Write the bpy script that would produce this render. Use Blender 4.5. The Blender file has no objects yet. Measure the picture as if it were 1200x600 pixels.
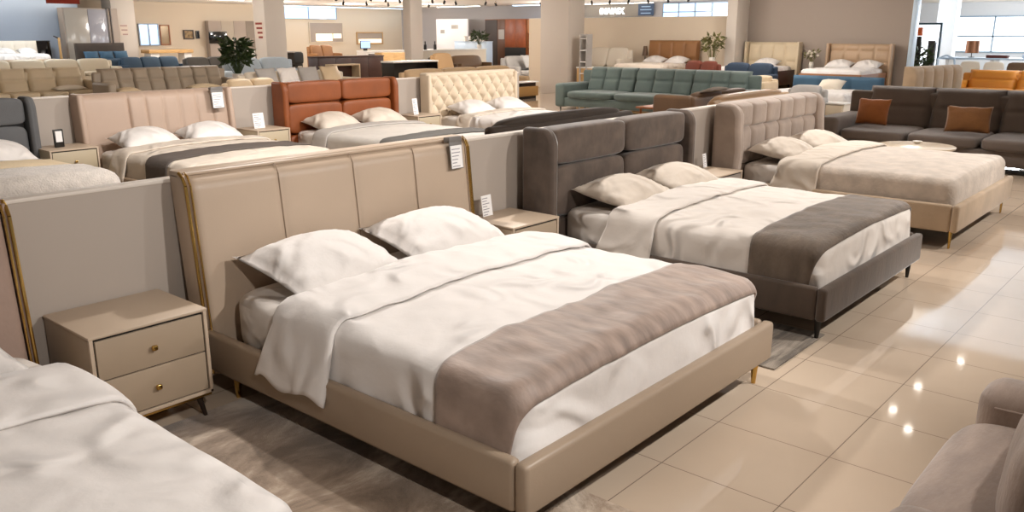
import bpy, bmesh, math, random
from mathutils import Vector, Matrix, noise
R = math.radians
PI = math.pi
random.seed(4)
C = bpy.context.scene.collection
SC = bpy.context.scene

# ------------------------------------------------------------------ camera, world, lights, exposure
cam_d = bpy.data.cameras.new('camera'); cam = bpy.data.objects.new('camera', cam_d); C.objects.link(cam)
cam_d.sensor_width = 36.0; cam_d.lens = 985.0 / 1200.0 * 36.0; cam_d.clip_end = 200
cam.location = (0, 0, 1.9)
cam.rotation_euler = (R(90 - 14.895), 0, R(40.807 - 90))
SC.camera = cam
SC.view_settings.view_transform = 'Standard'; SC.view_settings.look = 'None'
SC.view_settings.gamma = 1; SC.view_settings.use_curve_mapping = False
SC.view_settings.exposure = 0.0
w = bpy.data.worlds.new('hall_surroundings'); SC.world = w; w.use_nodes = True
w.node_tree.nodes['Background'].inputs[0].default_value = (1.0, 0.955, 0.91, 1)
w.node_tree.nodes['Background'].inputs[1].default_value = 0.19

CEIL = 3.3
def area(name, loc, sx, sy, power, col, rot=(0, 0, 0), spread=PI):
    d = bpy.data.lights.new(name, 'AREA'); d.shape = 'RECTANGLE'; d.size = sx; d.size_y = sy
    d.energy = power; d.color = col; d.spread = spread
    o = bpy.data.objects.new(name, d); o.location = loc; o.rotation_euler = rot; C.objects.link(o); return o
def spot(name, loc, target, power, col, ang=70, blend=.5, rad=.06):
    d = bpy.data.lights.new(name, 'SPOT'); d.energy = power; d.color = col; d.spot_size = R(ang); d.spot_blend = blend
    d.shadow_soft_size = rad
    o = bpy.data.objects.new(name, d); o.location = loc
    o.rotation_euler = (Vector(target) - Vector(loc)).to_track_quat('-Z', 'Y').to_euler(); C.objects.link(o); return o
WARM = (1.0, 0.91, 0.81); SOFT = (1.0, 0.96, 0.92); COOL = (0.80, 0.90, 1.0)
# downlights on the track over the front aisle and over the beds (hard-edged shadows)
for i, x in enumerate((2.2, 4.9, 7.6, 10.2)):
    spot('spotlight_front', (x + 1.3, -.4, CEIL - .12), (x + .6, 3.0, .5), 385, SOFT, 78, .7, .07)
    spot('spotlight_over_bed', (x + 1.5, 5.0, CEIL - .12), (x + .9, 2.6, .5), 270, SOFT, 95, .8, .06)
spot('spotlight_front', (.6, -.7, CEIL - .12), (.4, 2.4, .5), 280, SOFT, 80, .7, .07)
for x in (3.5, 6.2, 8.9, 11.6):
    spot('spotlight_rear', (x + 1.0, 6.6, CEIL - .12), (x + .8, 9.6, .5), 420, SOFT, 95, .8, .08)
# fill lights without fixtures, added to brighten the far hall and its ceiling
def fill_point(loc, power, col, rad=.2):
    d = bpy.data.lights.new('hall_fill', 'POINT'); d.energy = power; d.color = col; d.shadow_soft_size = rad
    o = bpy.data.objects.new('hall_fill', d); o.location = loc; C.objects.link(o)
for (x, y, p, col) in ((6, 15, 110, SOFT), (11, 16, 130, SOFT), (16, 13.5, 150, SOFT), (8, 27, 150, SOFT), (14, 25, 150, SOFT), (20, 22, 170, SOFT), (25, 20, 170, SOFT),
                       (13, 35, 170, COOL), (19, 35.0, 200, SOFT), (24, 35.5, 180, SOFT), (28.5, 35.5, 170, WARM), (33, 36, 90, WARM), (27, 30, 200, WARM), (31, 32.5, 110, SOFT), (33, 26, 200, SOFT),
                       (33, 20, 170, SOFT), (31.5, 16, 150, COOL), (19.3, 19.5, 110, SOFT), (20.8, 13, 90, SOFT), (20.5, 9.3, 140, SOFT), (17, 8, 90, SOFT), (16, 4.5, 110, SOFT)):
    fill_point((x, y, 2.72), p, col)
# cool fill lights added to stand for daylight on the window side
for (x, y, p) in ((27, 3, 260), (34, 6, 420), (40, 8, 600), (40, 0, 600), (31, 9.4, 120)): fill_point((x, y, 2.6), p, COOL, .3)

# ------------------------------------------------------------------ materials
def lin(h):
    h = h.lstrip('#'); v = [int(h[i:i + 2], 16) / 255 for i in (0, 2, 4)]
    return tuple(c / 12.92 if c <= .04045 else ((c + .055) / 1.055) ** 2.4 for c in v)
MATS = {}
def M(name, col, rough=.6, bump=0, bscale=40, var=0, vscale=3, sheen=0, metal=0, spec=.5, coat=0, emit=0, stretch=None, alpha=1, detail=4):
    if name in MATS: return MATS[name]
    m = bpy.data.materials.new(name); m.use_nodes = True; nt = m.node_tree; b = nt.nodes['Principled BSDF']
    c = lin(col) if isinstance(col, str) else col
    b.inputs['Base Color'].default_value = (*c, 1); b.inputs['Roughness'].default_value = rough
    b.inputs['Metallic'].default_value = metal; b.inputs['Specular IOR Level'].default_value = spec
    b.inputs['Sheen Weight'].default_value = sheen; b.inputs['Sheen Roughness'].default_value = .4
    b.inputs['Coat Weight'].default_value = coat
    if alpha < 1: b.inputs['Alpha'].default_value = alpha
    if emit:
        b.inputs['Emission Color'].default_value = (*c, 1); b.inputs['Emission Strength'].default_value = emit
    if bump or var:
        tc = nt.nodes.new('ShaderNodeTexCoord'); mp = nt.nodes.new('ShaderNodeMapping')
        nt.links.new(tc.outputs['Object'], mp.inputs['Vector'])
        if stretch: mp.inputs['Scale'].default_value = stretch
    if var:
        n = nt.nodes.new('ShaderNodeTexNoise'); n.inputs['Scale'].default_value = vscale; n.inputs['Detail'].default_value = detail
        nt.links.new(mp.outputs[0], n.inputs['Vector'])
        cr = nt.nodes.new('ShaderNodeValToRGB')
        cr.color_ramp.elements[0].position = .3; cr.color_ramp.elements[1].position = .7
        cr.color_ramp.elements[0].color = (*[x * (1 - var) for x in c], 1)
        cr.color_ramp.elements[1].color = (*[min(1, x * (1 + var)) for x in c], 1)
        nt.links.new(n.outputs['Fac'], cr.inputs[0]); nt.links.new(cr.outputs[0], b.inputs['Base Color'])
    if bump:
        n2 = nt.nodes.new('ShaderNodeTexNoise'); n2.inputs['Scale'].default_value = bscale; n2.inputs['Detail'].default_value = 5
        nt.links.new(mp.outputs[0], n2.inputs['Vector'])
        bp = nt.nodes.new('ShaderNodeBump'); bp.inputs['Strength'].default_value = bump; bp.inputs['Distance'].default_value = .02
        nt.links.new(n2.outputs['Fac'], bp.inputs['Height']); nt.links.new(bp.outputs[0], b.inputs['Normal'])
    MATS[name] = m; return m

def creased(m, scale=3.2, strength=1.0, dist=.10):
    """adds sharp soft-cloth creases on top of the fine bump"""
    nt = m.node_tree; b = nt.nodes['Principled BSDF']; old = b.inputs['Normal'].links[0].from_socket
    tc = nt.nodes.new('ShaderNodeTexCoord'); n = nt.nodes.new('ShaderNodeTexNoise'); n.noise_type = 'RIDGED_MULTIFRACTAL'
    n.inputs['Scale'].default_value = scale; n.inputs['Detail'].default_value = 2.5; n.inputs['Distortion'].default_value = .9
    nt.links.new(tc.outputs['Object'], n.inputs['Vector'])
    bp = nt.nodes.new('ShaderNodeBump'); bp.inputs['Strength'].default_value = strength; bp.inputs['Distance'].default_value = dist
    nt.links.new(n.outputs['Fac'], bp.inputs['Height']); nt.links.new(old, bp.inputs['Normal']); nt.links.new(bp.outputs[0], b.inputs['Normal'])

def floor_material():
    m = bpy.data.materials.new('polished_tile'); m.use_nodes = True; nt = m.node_tree; b = nt.nodes['Principled BSDF']
    tc = nt.nodes.new('ShaderNodeTexCoord'); sp = nt.nodes.new('ShaderNodeSeparateXYZ'); nt.links.new(tc.outputs['Object'], sp.inputs[0])
    def math_(op, a, v=None):
        n = nt.nodes.new('ShaderNodeMath'); n.operation = op
        if hasattr(a, 'is_output'): nt.links.new(a, n.inputs[0])
        else: n.inputs[0].default_value = a
        if v is not None:
            if hasattr(v, 'is_output'): nt.links.new(v, n.inputs[1])
            else: n.inputs[1].default_value = v
        return n.outputs[0]
    def grout(axis, period, off, halfw):
        u = math_('DIVIDE', math_('SUBTRACT', axis, off), period)
        fr = math_('FRACT', u); d = math_('MINIMUM', fr, math_('SUBTRACT', 1.0, fr))
        return math_('LESS_THAN', d, halfw / period)
    gx = grout(sp.outputs[0], .55, 4.174, .0024); gy = grout(sp.outputs[1], .56, 1.19, .0026)
    g = math_('MAXIMUM', gx, gy)
    no = nt.nodes.new('ShaderNodeTexNoise'); no.inputs['Scale'].default_value = 1.3; no.inputs['Detail'].default_value = 3
    nt.links.new(tc.outputs['Object'], no.inputs['Vector'])
    cr = nt.nodes.new('ShaderNodeValToRGB'); cr.color_ramp.elements[0].position = .3; cr.color_ramp.elements[1].position = .7
    cr.color_ramp.elements[0].color = (*lin('c4b09b'), 1); cr.color_ramp.elements[1].color = (*lin('cdbaa5'), 1)
    nt.links.new(no.outputs['Fac'], cr.inputs[0])
    mx = nt.nodes.new('ShaderNodeMix'); mx.data_type = 'RGBA'
    nt.links.new(g, mx.inputs[0]); nt.links.new(cr.outputs[0], mx.inputs[6]); mx.inputs[7].default_value = (*lin('87776a'), 1)
    nt.links.new(mx.outputs[2], b.inputs['Base Color'])
    b.inputs['Roughness'].default_value = .055; b.inputs['Specular IOR Level'].default_value = .55
    return m
def rug_material(name, c1, c2, c3, stripe=False):
    m = bpy.data.materials.new(name); m.use_nodes = True; nt = m.node_tree; b = nt.nodes['Principled BSDF']
    tc = nt.nodes.new('ShaderNodeTexCoord'); mp = nt.nodes.new('ShaderNodeMapping'); nt.links.new(tc.outputs['Object'], mp.inputs[0])
    mp.inputs['Scale'].default_value = (.8, 1.5, 1) if not stripe else (1.2, 9, 1)
    n = nt.nodes.new('ShaderNodeTexNoise'); n.inputs['Scale'].default_value = 1.5; n.inputs['Detail'].default_value = 9; n.inputs['Roughness'].default_value = .68
    n.inputs['Distortion'].default_value = .6
    nt.links.new(mp.outputs[0], n.inputs['Vector'])
    cr = nt.nodes.new('ShaderNodeValToRGB'); e = cr.color_ramp.elements
    e[0].position = .40; e[0].color = (*lin(c1), 1); e[1].position = .60; e[1].color = (*lin(c3), 1)
    k = e.new(.5); k.color = (*lin(c2), 1)
    nt.links.new(n.outputs['Fac'], cr.inputs[0]); nt.links.new(cr.outputs[0], b.inputs['Base Color'])
    b.inputs['Roughness'].default_value = .9; b.inputs['Sheen Weight'].default_value = .2
    n2 = nt.nodes.new('ShaderNodeTexNoise'); n2.inputs['Scale'].default_value = 180
    nt.links.new(tc.outputs['Object'], n2.inputs['Vector'])
    bp = nt.nodes.new('ShaderNodeBump'); bp.inputs['Strength'].default_value = .4; bp.inputs['Distance'].default_value = .01
    nt.links.new(n2.outputs['Fac'], bp.inputs['Height']); nt.links.new(bp.outputs[0], b.inputs['Normal'])
    return m

white_cotton = M('white_cotton', 'e1dbd6', .75, .35, 8, 0, 3, .15)
cream_cotton = M('cream_cotton', 'd2c5b6', .75, .35, 8, 0, 3, .15)
warm_cotton = M('warm_white_cotton', 'dad1c8', .75, .35, 8, 0, 3, .15)
sheet_cotton = M('fitted_sheet_cotton', 'd8d0c8', .75, .35, 6)
taupe_leather = M('taupe_leather', 'b9a48f', .42, .05, 160, .03, 2)
taupe_dark = M('taupe_leather_base', 'a08d79', .42, .05, 160, .03, 2)
brass = M('polished_brass', 'c9a55f', .22, metal=1)
black_metal = M('black_metal', '17130f', .4)
dark_wood = M('dark_stained_wood', '2b1c13', .45, .1, 30, .2, 6, stretch=(1, 8, 8))
paint_panel = M('panel_paint', 'ada196', .6, .03, 200)
panel_edge = M('panel_edge', 'd9cfc4', .5)
stand_taupe = M('nightstand_lacquer', 'a8957f', .45)
stand_light = M('nightstand_top', 'bfab95', .45)
grey_velvet = M('grey_brown_velvet', '584a40', .8, .15, 14, .3, 7, .5)
grey_velvet_base = M('grey_brown_velvet_base', '504237', .8, .1, 30, .25, 6, .4, stretch=(1, 1, .4))
runner_taupe = M('taupe_runner_satin', '978478', .55, .15, 22, .30, 5, .3, stretch=(3.5, 1, 1.2), detail=8)
runner_grey = M('grey_runner_velvet', '645649', .75, .25, 30, .28, 6, .3, stretch=(1, 2, 1), detail=8)
beige_velvet = M('beige_velvet', 'a8978a', .8, .12, 30, .14, 4, .35)
beige_base = M('beige_velvet_base', 'bba48a', .8, .12, 30, .12, 4, .3)
throw_beige = M('beige_plush', 'c9bbad', .85, .35, 40, .14, 8, .4)
rust_velvet = M('rust_leather', '84451d', .5, .08, 60, .16, 3)
slate_fabric = M('slate_fabric', '616162', .85, .25, 120, .06)
pinkish = M('rose_taupe_leather', 'b39b89', .5, .05, 120, .03)
cream_velvet = M('cream_velvet', 'd8c6ad', .7, .08, 60, .06, 4, .3)
dark_brown = M('dark_brown_velvet', '40352c', .8, .1, 40, .12, 4, .3)
fur_white = M('pale_fur', 'cfc6bd', .95, .6, 60, .12, 12, .5)
blanket_yellow = M('cream_blanket', 'e3cfae', .9, .3, 40, .06)
cream_leather = M('cream_leather', 'cbb99b', .5, .05, 80, .04)
olive_leather = M('taupe_olive_leather', '9b8c79', .5, .05, 80, .04)
navy = M('navy_fabric', '34495c', .8, .15, 80, .1)
deep_blue = M('deep_blue_fabric', '233448', .8, .15, 80, .1)
mid_blue = M('mid_blue_fabric', '3d5c73', .8, .15, 80, .1)
dusty_grey = M('dusty_grey_fabric', '66635f', .85, .15, 80, .08)
pale_blue = M('pale_blue_fabric', 'a9b3ba', .85, .15, 80, .06)
ivory = M('ivory_fabric', 'e0d5c4', .85, .1, 80)
teal = M('teal_fabric', '596661', .8, .15, 60, .12, 3, .3)
charcoal = M('warm_charcoal_fabric', '685c54', .85, .2, 90, .1, 4, .3)
cognac = M('cognac_fabric', '9a5a26', .75, .2, 60, .12, 5, .3)
cognac_dull = M('cognac_plain_fabric', '8f6034', .75, .2, 60, .12, 5, .3)
armchair_velvet = M('mushroom_velvet', 'a39185', .75, .2, 25, .16, 5, .4, stretch=(1, 3, 1), detail=7)
tan_leather = M('tan_leather', 'b3916c', .45, .05, 80, .05)
saddle = M('saddle_leather', '5d452f', .55, .1, 50, .15)
amber = M('amber_leather', 'cc8428', .45, .05, 80, .05)
light_grey = M('light_grey_fabric', 'a9a49f', .85, .15, 80, .06)
walnut = M('walnut', '3a1e13', .4, .05, 40, .25, 5, stretch=(1, 1, 8))
oak = M('oak', 'c39a63', .45, .05, 40, .12, 5, stretch=(1, 8, 8))
oak_dark = M('honey_wood', '8b4f22', .45, .05, 40, .2, 4, stretch=(1, 8, 1))
orange_tan = M('orange_tan_leather', '90643b', .5, .05, 60, .05)
sand = M('sand_leather', 'cdb695', .5, .05, 60, .05)
black_gloss = M('black_glass', '0b0b0c', .08)
white_gloss = M('white_lacquer', 'e9e6e1', .3)
ice_blue = M('ice_blue_lacquer', 'b9cbdd', .3)
paper = M('paper', 'efecea', .7)
ink = M('grey_print', '8d8990', .7)
red_ink = M('red_print', '7d2c22', .7)
tag_grey = M('grey_plastic', '6f6a66', .5)
leaf = M('leaf_green', '33451f', .55, 0, 10, .3, 9)
leaf_dry = M('olive_leaf', '6d6a3a', .6, 0, 10, .3, 9)
pot = M('white_ceramic', 'd8d2c8', .35)
wall_taupe = M('taupe_wall_paint', 'a39589', .8, .02, 100)
wall_cream = M('cream_wall_paint', 'd3c3ad', .8, .02, 100)
wall_blue_lit = M('blue_light_wall_tint', '9aa5b4', .8, .02, 100)  # blue of the light on this wall is put into its colour
wall_white = M('white_wall_paint', 'd9dbdd', .8, .02, 100)
wall_grey = M('grey_wall_paint', 'a7a3a3', .8, .02, 100)
ceil_m = M('ceiling_paint', 'e6e1db', .85)
col_m = M('column_paint', 'c4b9ad', .75, .02, 100)
sky_glass = M('daylight_glass', 'b5d0ee', .1, emit=1.1)
bright_glass = M('bright_daylight_glass', 'eef4fb', .1, emit=1.6)
lamp_on = M('lit_diffuser', 'fff4e2', .5, emit=9)
lamp_blue = M('lit_cool_diffuser', 'c5e4ff', .5, emit=6)
red_cloth = M('red_banner_cloth', '8f2b17', .8)
alu = M('aluminium', '8d949b', .35, metal=.7)

for m_ in (white_cotton, cream_cotton, warm_cotton, sheet_cotton): creased(m_)

# ------------------------------------------------------------------ mesh helpers
class B:
    def __init__(s): s.v = []; s.f = []
    def add(s, vs, fs):
        n = len(s.v); s.v += [tuple(p) for p in vs]; s.f += [tuple(i + n for i in f) for f in fs]; return s
    def box(s, x0, x1, y0, y1, z0, z1, r=0, seg=2):
        x0, x1 = sorted((x0, x1)); y0, y1 = sorted((y0, y1)); z0, z1 = sorted((z0, z1))
        bm = bmesh.new(); bmesh.ops.create_cube(bm, size=1)
        for v in bm.verts: v.co = ((x0 + x1) / 2 + v.co.x * (x1 - x0), (y0 + y1) / 2 + v.co.y * (y1 - y0), (z0 + z1) / 2 + v.co.z * (z1 - z0))
        if r > 0: bmesh.ops.bevel(bm, geom=bm.edges[:], offset=min(r, .49 * min(abs(x1 - x0), abs(y1 - y0), abs(z1 - z0))), segments=seg, profile=.5, affect='EDGES', clamp_overlap=True)
        bm.verts.index_update(); s.add([v.co for v in bm.verts], [[v.index for v in f.verts] for f in bm.faces]); bm.free(); return s
    def rod(s, p0, p1, r0, r1=None, n=12):
        r1 = r0 if r1 is None else r1; p0 = Vector(p0); p1 = Vector(p1); q = (p1 - p0).to_track_quat('Z', 'Y')
        vs = []; 
        for p, r in ((p0, r0), (p1, r1)):
            for i in range(n): vs.append(p + q @ Vector((r * math.cos(2 * PI * i / n), r * math.sin(2 * PI * i / n), 0)))
        fs = [(i, (i + 1) % n, n + (i + 1) % n, n + i) for i in range(n)] + [tuple(range(n - 1, -1, -1)), tuple(range(n, 2 * n))]
        return s.add(vs, fs)
    def tube(s, pts, r, n=8):
        for a, b in zip(pts, pts[1:]): s.rod(a, b, r, r, n)
        return s
    def puff(s, cx, cy, cz, hx, hy, hz, k=6, n=8, fn=None):
        idx = {}; vs = []; fs = []
        def vid(p):
            key = tuple(round(c, 5) for c in p)
            if key not in idx:
                l = (abs(p[0]) ** k + abs(p[1]) ** k + abs(p[2]) ** k) ** (1 / k)
                q = [c / l for c in p]
                if fn: q = fn(*q)
                idx[key] = len(vs); vs.append((cx + hx * q[0], cy + hy * q[1], cz + hz * q[2]))
            return idx[key]
        g = [math.sin(PI / 2 * (-1 + 2 * i / n)) for i in range(n + 1)]
        for ax in range(3):
            for sg in (-1, 1):
                for i in range(n):
                    for j in range(n):
                        q = []
                        for a, b in ((g[i], g[j]), (g[i + 1], g[j]), (g[i + 1], g[j + 1]), (g[i], g[j + 1])):
                            p = [0, 0, 0]; p[ax] = sg; p[(ax + 1) % 3] = a; p[(ax + 2) % 3] = b; q.append(vid(p))
                        fs.append(q if sg > 0 else q[::-1])
        return s.add(vs, fs)
    def grid(s, fn, nu, nv, loop=False):
        vs = [fn(i / nu, j / nv) for j in range(nv + 1) for i in range(nu + 1)]
        fs = [(j * (nu + 1) + i, j * (nu + 1) + i + 1, (j + 1) * (nu + 1) + i + 1, (j + 1) * (nu + 1) + i) for j in range(nv) for i in range(nu)]
        return s.add(vs, fs)
    def relief(s, x0, x1, z0, z1, yf, yb, fn, nu=60, nv=30, r=.03):
        """upholstered panel whose front bulges towards -y by fn(u, v); closed at the back"""
        def front(u, v):
            x = x0 + (x1 - x0) * u; z = z0 + (z1 - z0) * v
            e = min(u * (x1 - x0), (1 - u) * (x1 - x0), (1 - v) * (z1 - z0), v * (z1 - z0) + r)
            k = max(0, 1 - e / r) if r > 0 else 0
            return (x, yf - fn(u, v) + r * (1 - math.sqrt(max(0, 1 - k * k))), z)
        n0 = len(s.v); s.grid(front, nu, nv)
        W = nu + 1
        loop = [i for i in range(W)] + [j * W + nu for j in range(1, nv + 1)] + [nv * W + i for i in range(nu - 1, -1, -1)] + [j * W for j in range(nv - 1, 0, -1)]
        n1 = len(s.v)
        for i in loop: p = s.v[n0 + i]; s.v.append((p[0], yb, p[2]))
        L = len(loop)
        for k in range(L): s.f.append((n0 + loop[k], n1 + k, n1 + (k + 1) % L, n0 + loop[(k + 1) % L]))
        s.f.append(tuple(n1 + k for k in range(L)))
        return s
    def prism(s, poly, axis, a, b):
        """extrude a 2-D outline; axis 0: outline in (y,z), 1: (x,z), 2: (x,y)"""
        def pt(p, t): return (t, p[0], p[1]) if axis == 0 else ((p[0], t, p[1]) if axis == 1 else (p[0], p[1], t))
        n = len(poly); vs = [pt(p, a) for p in poly] + [pt(p, b) for p in poly]
        fs = [(i, (i + 1) % n, n + (i + 1) % n, n + i) for i in range(n)] + [tuple(range(n - 1, -1, -1)), tuple(range(n, 2 * n))]
        return s.add(vs, fs)
    def map(s, fn): s.v = [fn(*p) for p in s.v]; return s

def obj(name, b, mat, parent=None, loc=None, sharp=38, solid=0, bev=0):
    me = bpy.data.meshes.new(name); me.from_pydata(b.v, [], b.f); me.update()
    bm = bmesh.new(); bm.from_mesh(me); bmesh.ops.recalc_face_normals(bm, faces=bm.faces[:]); bm.to_mesh(me); bm.free()
    me.polygons.foreach_set('use_smooth', [True] * len(me.polygons))
    if sharp: me.set_sharp_from_angle(angle=R(sharp))
    me.materials.append(mat)
    o = bpy.data.objects.new(name, me); C.objects.link(o)
    if parent: o.parent = parent
    if loc: o.location = loc
    if solid:
        md = o.modifiers.new('thick', 'SOLIDIFY'); md.thickness = solid; md.offset = 0
    if bev:
        md = o.modifiers.new('bevel', 'BEVEL'); md.width = bev; md.segments = 2; md.limit_method = 'ANGLE'
    return o
def tag(o, label, cat, group=None):
    o['label'] = label; o['category'] = cat
    if group: o['group'] = group
    return o
def thing(name, label, cat, loc=(0, 0, 0), rot=0, group=None):
    o = bpy.data.objects.new(name, None); C.objects.link(o); o.location = loc; o.rotation_euler = (0, 0, R(rot)); o.empty_display_size = .1
    return tag(o, label, cat, group)
def struct(name, b, mat, **k):
    o = obj(name, b, mat, **k); o['kind'] = 'structure'; return o
def dup(root, label, loc, rot=None, group=None):
    r = root.copy(); C.objects.link(r); r.location = loc; r['label'] = label
    if rot is not None: r.rotation_euler = (0, 0, R(rot))
    if group: r['group'] = group
    def rec(src, dst):
        for ch in src.children:
            c = ch.copy(); C.objects.link(c); c.parent = dst; rec(ch, c)
    rec(root, r); return r
def nz(x, y, z=0): return noise.noise(Vector((x, y, z)))

# ------------------------------------------------------------------ structure
struct('floor', B().box(-8, 60, -8, 60, -.1, 0), floor_material())
struct('ceiling', B().box(-8, 60, -8, 60, CEIL, CEIL + .1), ceil_m)
struct('wall_back', B().box(8, 36.2, 40, 40.2, 0, CEIL), wall_cream)
struct('wall_back_blue_lit', B().box(8, 16.2, 38.5, 38.7, 0, CEIL), wall_blue_lit)
struct('wall_side', B().box(36, 36.2, 10.5, 40, 0, CEIL), wall_grey)
struct('wall_taupe', B().box(24.1, 24.35, 7.0, 11.7, 0, CEIL), wall_taupe)
struct('wall_low_cream', B().box(24.1, 24.3, 11.75, 20.0, 0, 2.38, .01), wall_cream)
struct('wall_window_side', B().box(46, 46.2, -12, 18, 0, CEIL), wall_white)
def column(name, x, y, sx, sy, m=col_m): return struct(name, B().box(x, x + sx, y, y + sy, 0, CEIL, .015), m)
column('wall_column_large', 21.6, 16.35, .86, 1.1)
column('wall_column_left', 17.39, 38.0, 1.03, .9)
column('wall_column_notice', 16.47, 25.0, .8, .66)
column('wall_column_far', 22.95, 25.0, .64, .42)
column('wall_column_right', 23.2, 11.5, .78, .32)

# ------------------------------------------------------------------ bedding
def drape(bld, cx, yh, t0, t1, a, L, zt, r, drop, crown, off=0, nu=90, nv=80, seed=0, wr=1.0, foot=True, puff=None, hemwave=0.0, flare=.05, skew=0.0):
    """cloth laid over a mattress: flat over |x|<a, y from yh towards -y for L, hanging over sides and foot"""
    S = a - r + r * PI / 2 + drop
    T1 = t1 if not foot else L - r + r * PI / 2 + drop
    def fn(u, v):
        sgn = -1 if u < .5 else 1
        q = abs(u - .5) * 2; q = q ** .85 if False else q
        s = q * S; t = t0 + (T1 - t0) * v
        ox = max(0, s - (a - r)); oy = max(0, t - (L - r)) if foot or t > L - r else 0
        Lo = math.hypot(ox, oy); nx, ny = (sgn * ox / Lo, oy / Lo) if Lo > 1e-6 else (0, 0)
        Lo = min(Lo, r * PI / 2 + drop)
        th = min(Lo / r, PI / 2); ex = max(0, Lo - r * PI / 2)
        hor = r * math.sin(th) + (flare + (.02 * ny if foot else 0)) * ex; dz = r * (1 - math.cos(th)) + ex
        bx = sgn * min(s, a - r); ty = min(t, L - r)
        o = off
        if puff: o = off * puff(v, q)
        x = bx + nx * (hor + o * math.sin(th)); y = -ty - ny * (hor + o * math.sin(th)); z = zt - dz + o * math.cos(th)
        z += crown * max(0, 1 - (bx / a) ** 2) * (1 - .35 * (ty / L) ** 6)
        y += skew * ex * (1 - v)
        # wrinkles
        X = cx + x; Y = yh + y
        wv = .008 * nz(X * 2.1 + seed, Y * 3.2, 1) - .009 * abs(nz(X * 4 + Y * 1.5 + seed, Y * 2.4 - X, 4)) + .004 * nz(X * 9, Y * 8, seed)
        if ex > 0 or th > .6:
            per = (Y if abs(nx) > abs(ny) else X)
            k = min(1, (dz) / (r + drop))
            wv2 = (.020 * nz(per * 7 + seed, dz * 1.2, 2) + .014 * (.5 - abs(nz(per * 13 + dz * 5, dz * 3 + seed, 5))) + .010 * nz(per * 4, dz * 7, seed)) * k
            x += nx * wv2 * wr; y += -ny * wv2 * wr
            z += hemwave * k * nz(per * 6 + seed, 3, 1)
        z += wv * wr * math.cos(th)
        return (X, Y, z)
    return bld.grid(fn, nu, nv)

def pillow_mesh(wd, dp, h, seed=0, flange=0.0, n=30):
    b = B()
    def side(top):
        def fn(u, v):
            a = (u * 2 - 1); c = (v * 2 - 1)
            m = 1 + flange
            A = a * m; Cc = c * m
            pin = 1 - .07 * (1 - abs(a) ** 2.0) * abs(c) ** 3
            pin2 = 1 - .06 * (1 - abs(c) ** 2.0) * abs(a) ** 3
            x = wd / 2 * A * pin2; y = dp / 2 * Cc * pin
            if abs(A) >= 1 or abs(Cc) >= 1: hh = 0
            else: hh = ((1 - A ** 2) * (1 - Cc ** 2)) ** .5 * (1 - .15 * (A * A + Cc * Cc))
            edge = max(abs(a), abs(c))
            wz = (.012 * nz(a * 4 + seed, c * 4, 1) + .010 * nz(a * 9 + seed * 2, c * 9, 3)) * (.35 + edge ** 3) * (1 - edge ** 14)
            z = (h * hh * (1 if top else -.42)) + wz * (1 if top else .3)
            z += .35 * h * (.5 + .5 * .0) * 0
            z += -.012 * edge ** 6 * math.sin(a * 7 + seed) * (1 if edge > .8 else 0)
            return (x, y, z)
        return fn
    b.grid(side(True), n, n); b.grid(side(False), n, n)
    return b
def pillow(name, label, loc, wd, dp, h, mat, rx=0, rz=0, seed=0, flange=0, group=None, n=30, ry=0):
    m = pillow_mesh(wd, dp, h, seed, flange, n)
    o = obj(name, m, mat, None, loc, sharp=0); 
    me = o.data; bm = bmesh.new(); bm.from_mesh(me); bmesh.ops.remove_doubles(bm, verts=bm.verts[:], dist=.0006); bmesh.ops.recalc_face_normals(bm, faces=bm.faces[:]); bm.to_mesh(me); bm.free()
    o.rotation_euler = (R(rx), R(ry), R(rz)); tag(o, label, 'pillow' if 'cushion' not in name else 'cushion', group)
    return o

def duvet(label, cx, yh, a, L, zt, mat, fold=.43, seed=0, drop=.28, off=.03, r=.09, crown=.04, nu=110, nv=90, foldmat=None, wr=1, band_drop=None, name='duvet', cat='duvet'):
    b = drape(B(), cx, yh, 0.02, L, a, L, zt, r, drop, crown, 0, nu, nv, seed, wr)
    o = obj(name, b, mat, None, sharp=0, solid=.012); tag(o, label, cat)
    if fold:
        bd = band_drop if band_drop is not None else drop - .03
        f = drape(B(), cx, yh, 0, fold, a, L, zt, r, bd, crown, off, nu, 26, seed, wr, foot=False,
                  puff=lambda v, q: .45 + .55 * math.sin(PI * min(1, max(0, v)) ** .8) ** .35, hemwave=.05, flare=.26, skew=.35)
        # the loose cloth hangs a little lower towards the foot
        fo = obj('turned_back_edge', f, foldmat or mat, o, sharp=0, solid=.014)
    return o
def runner(label, cx, yh, t0, t1, a, L, zt, mat, seed=0, drop=.28, off=.014, r=.09, crown=.04, name='bed_runner', cat='bed runner', nu=110, nv=24, foot=False, wr=1.0):
    b = drape(B(), cx, yh, t0, t1, a, L, zt, r, drop, crown, off, nu, nv, seed, wr, foot=foot)
    o = obj(name, b, mat, None, sharp=0, solid=.012); return tag(o, label, cat)

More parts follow.
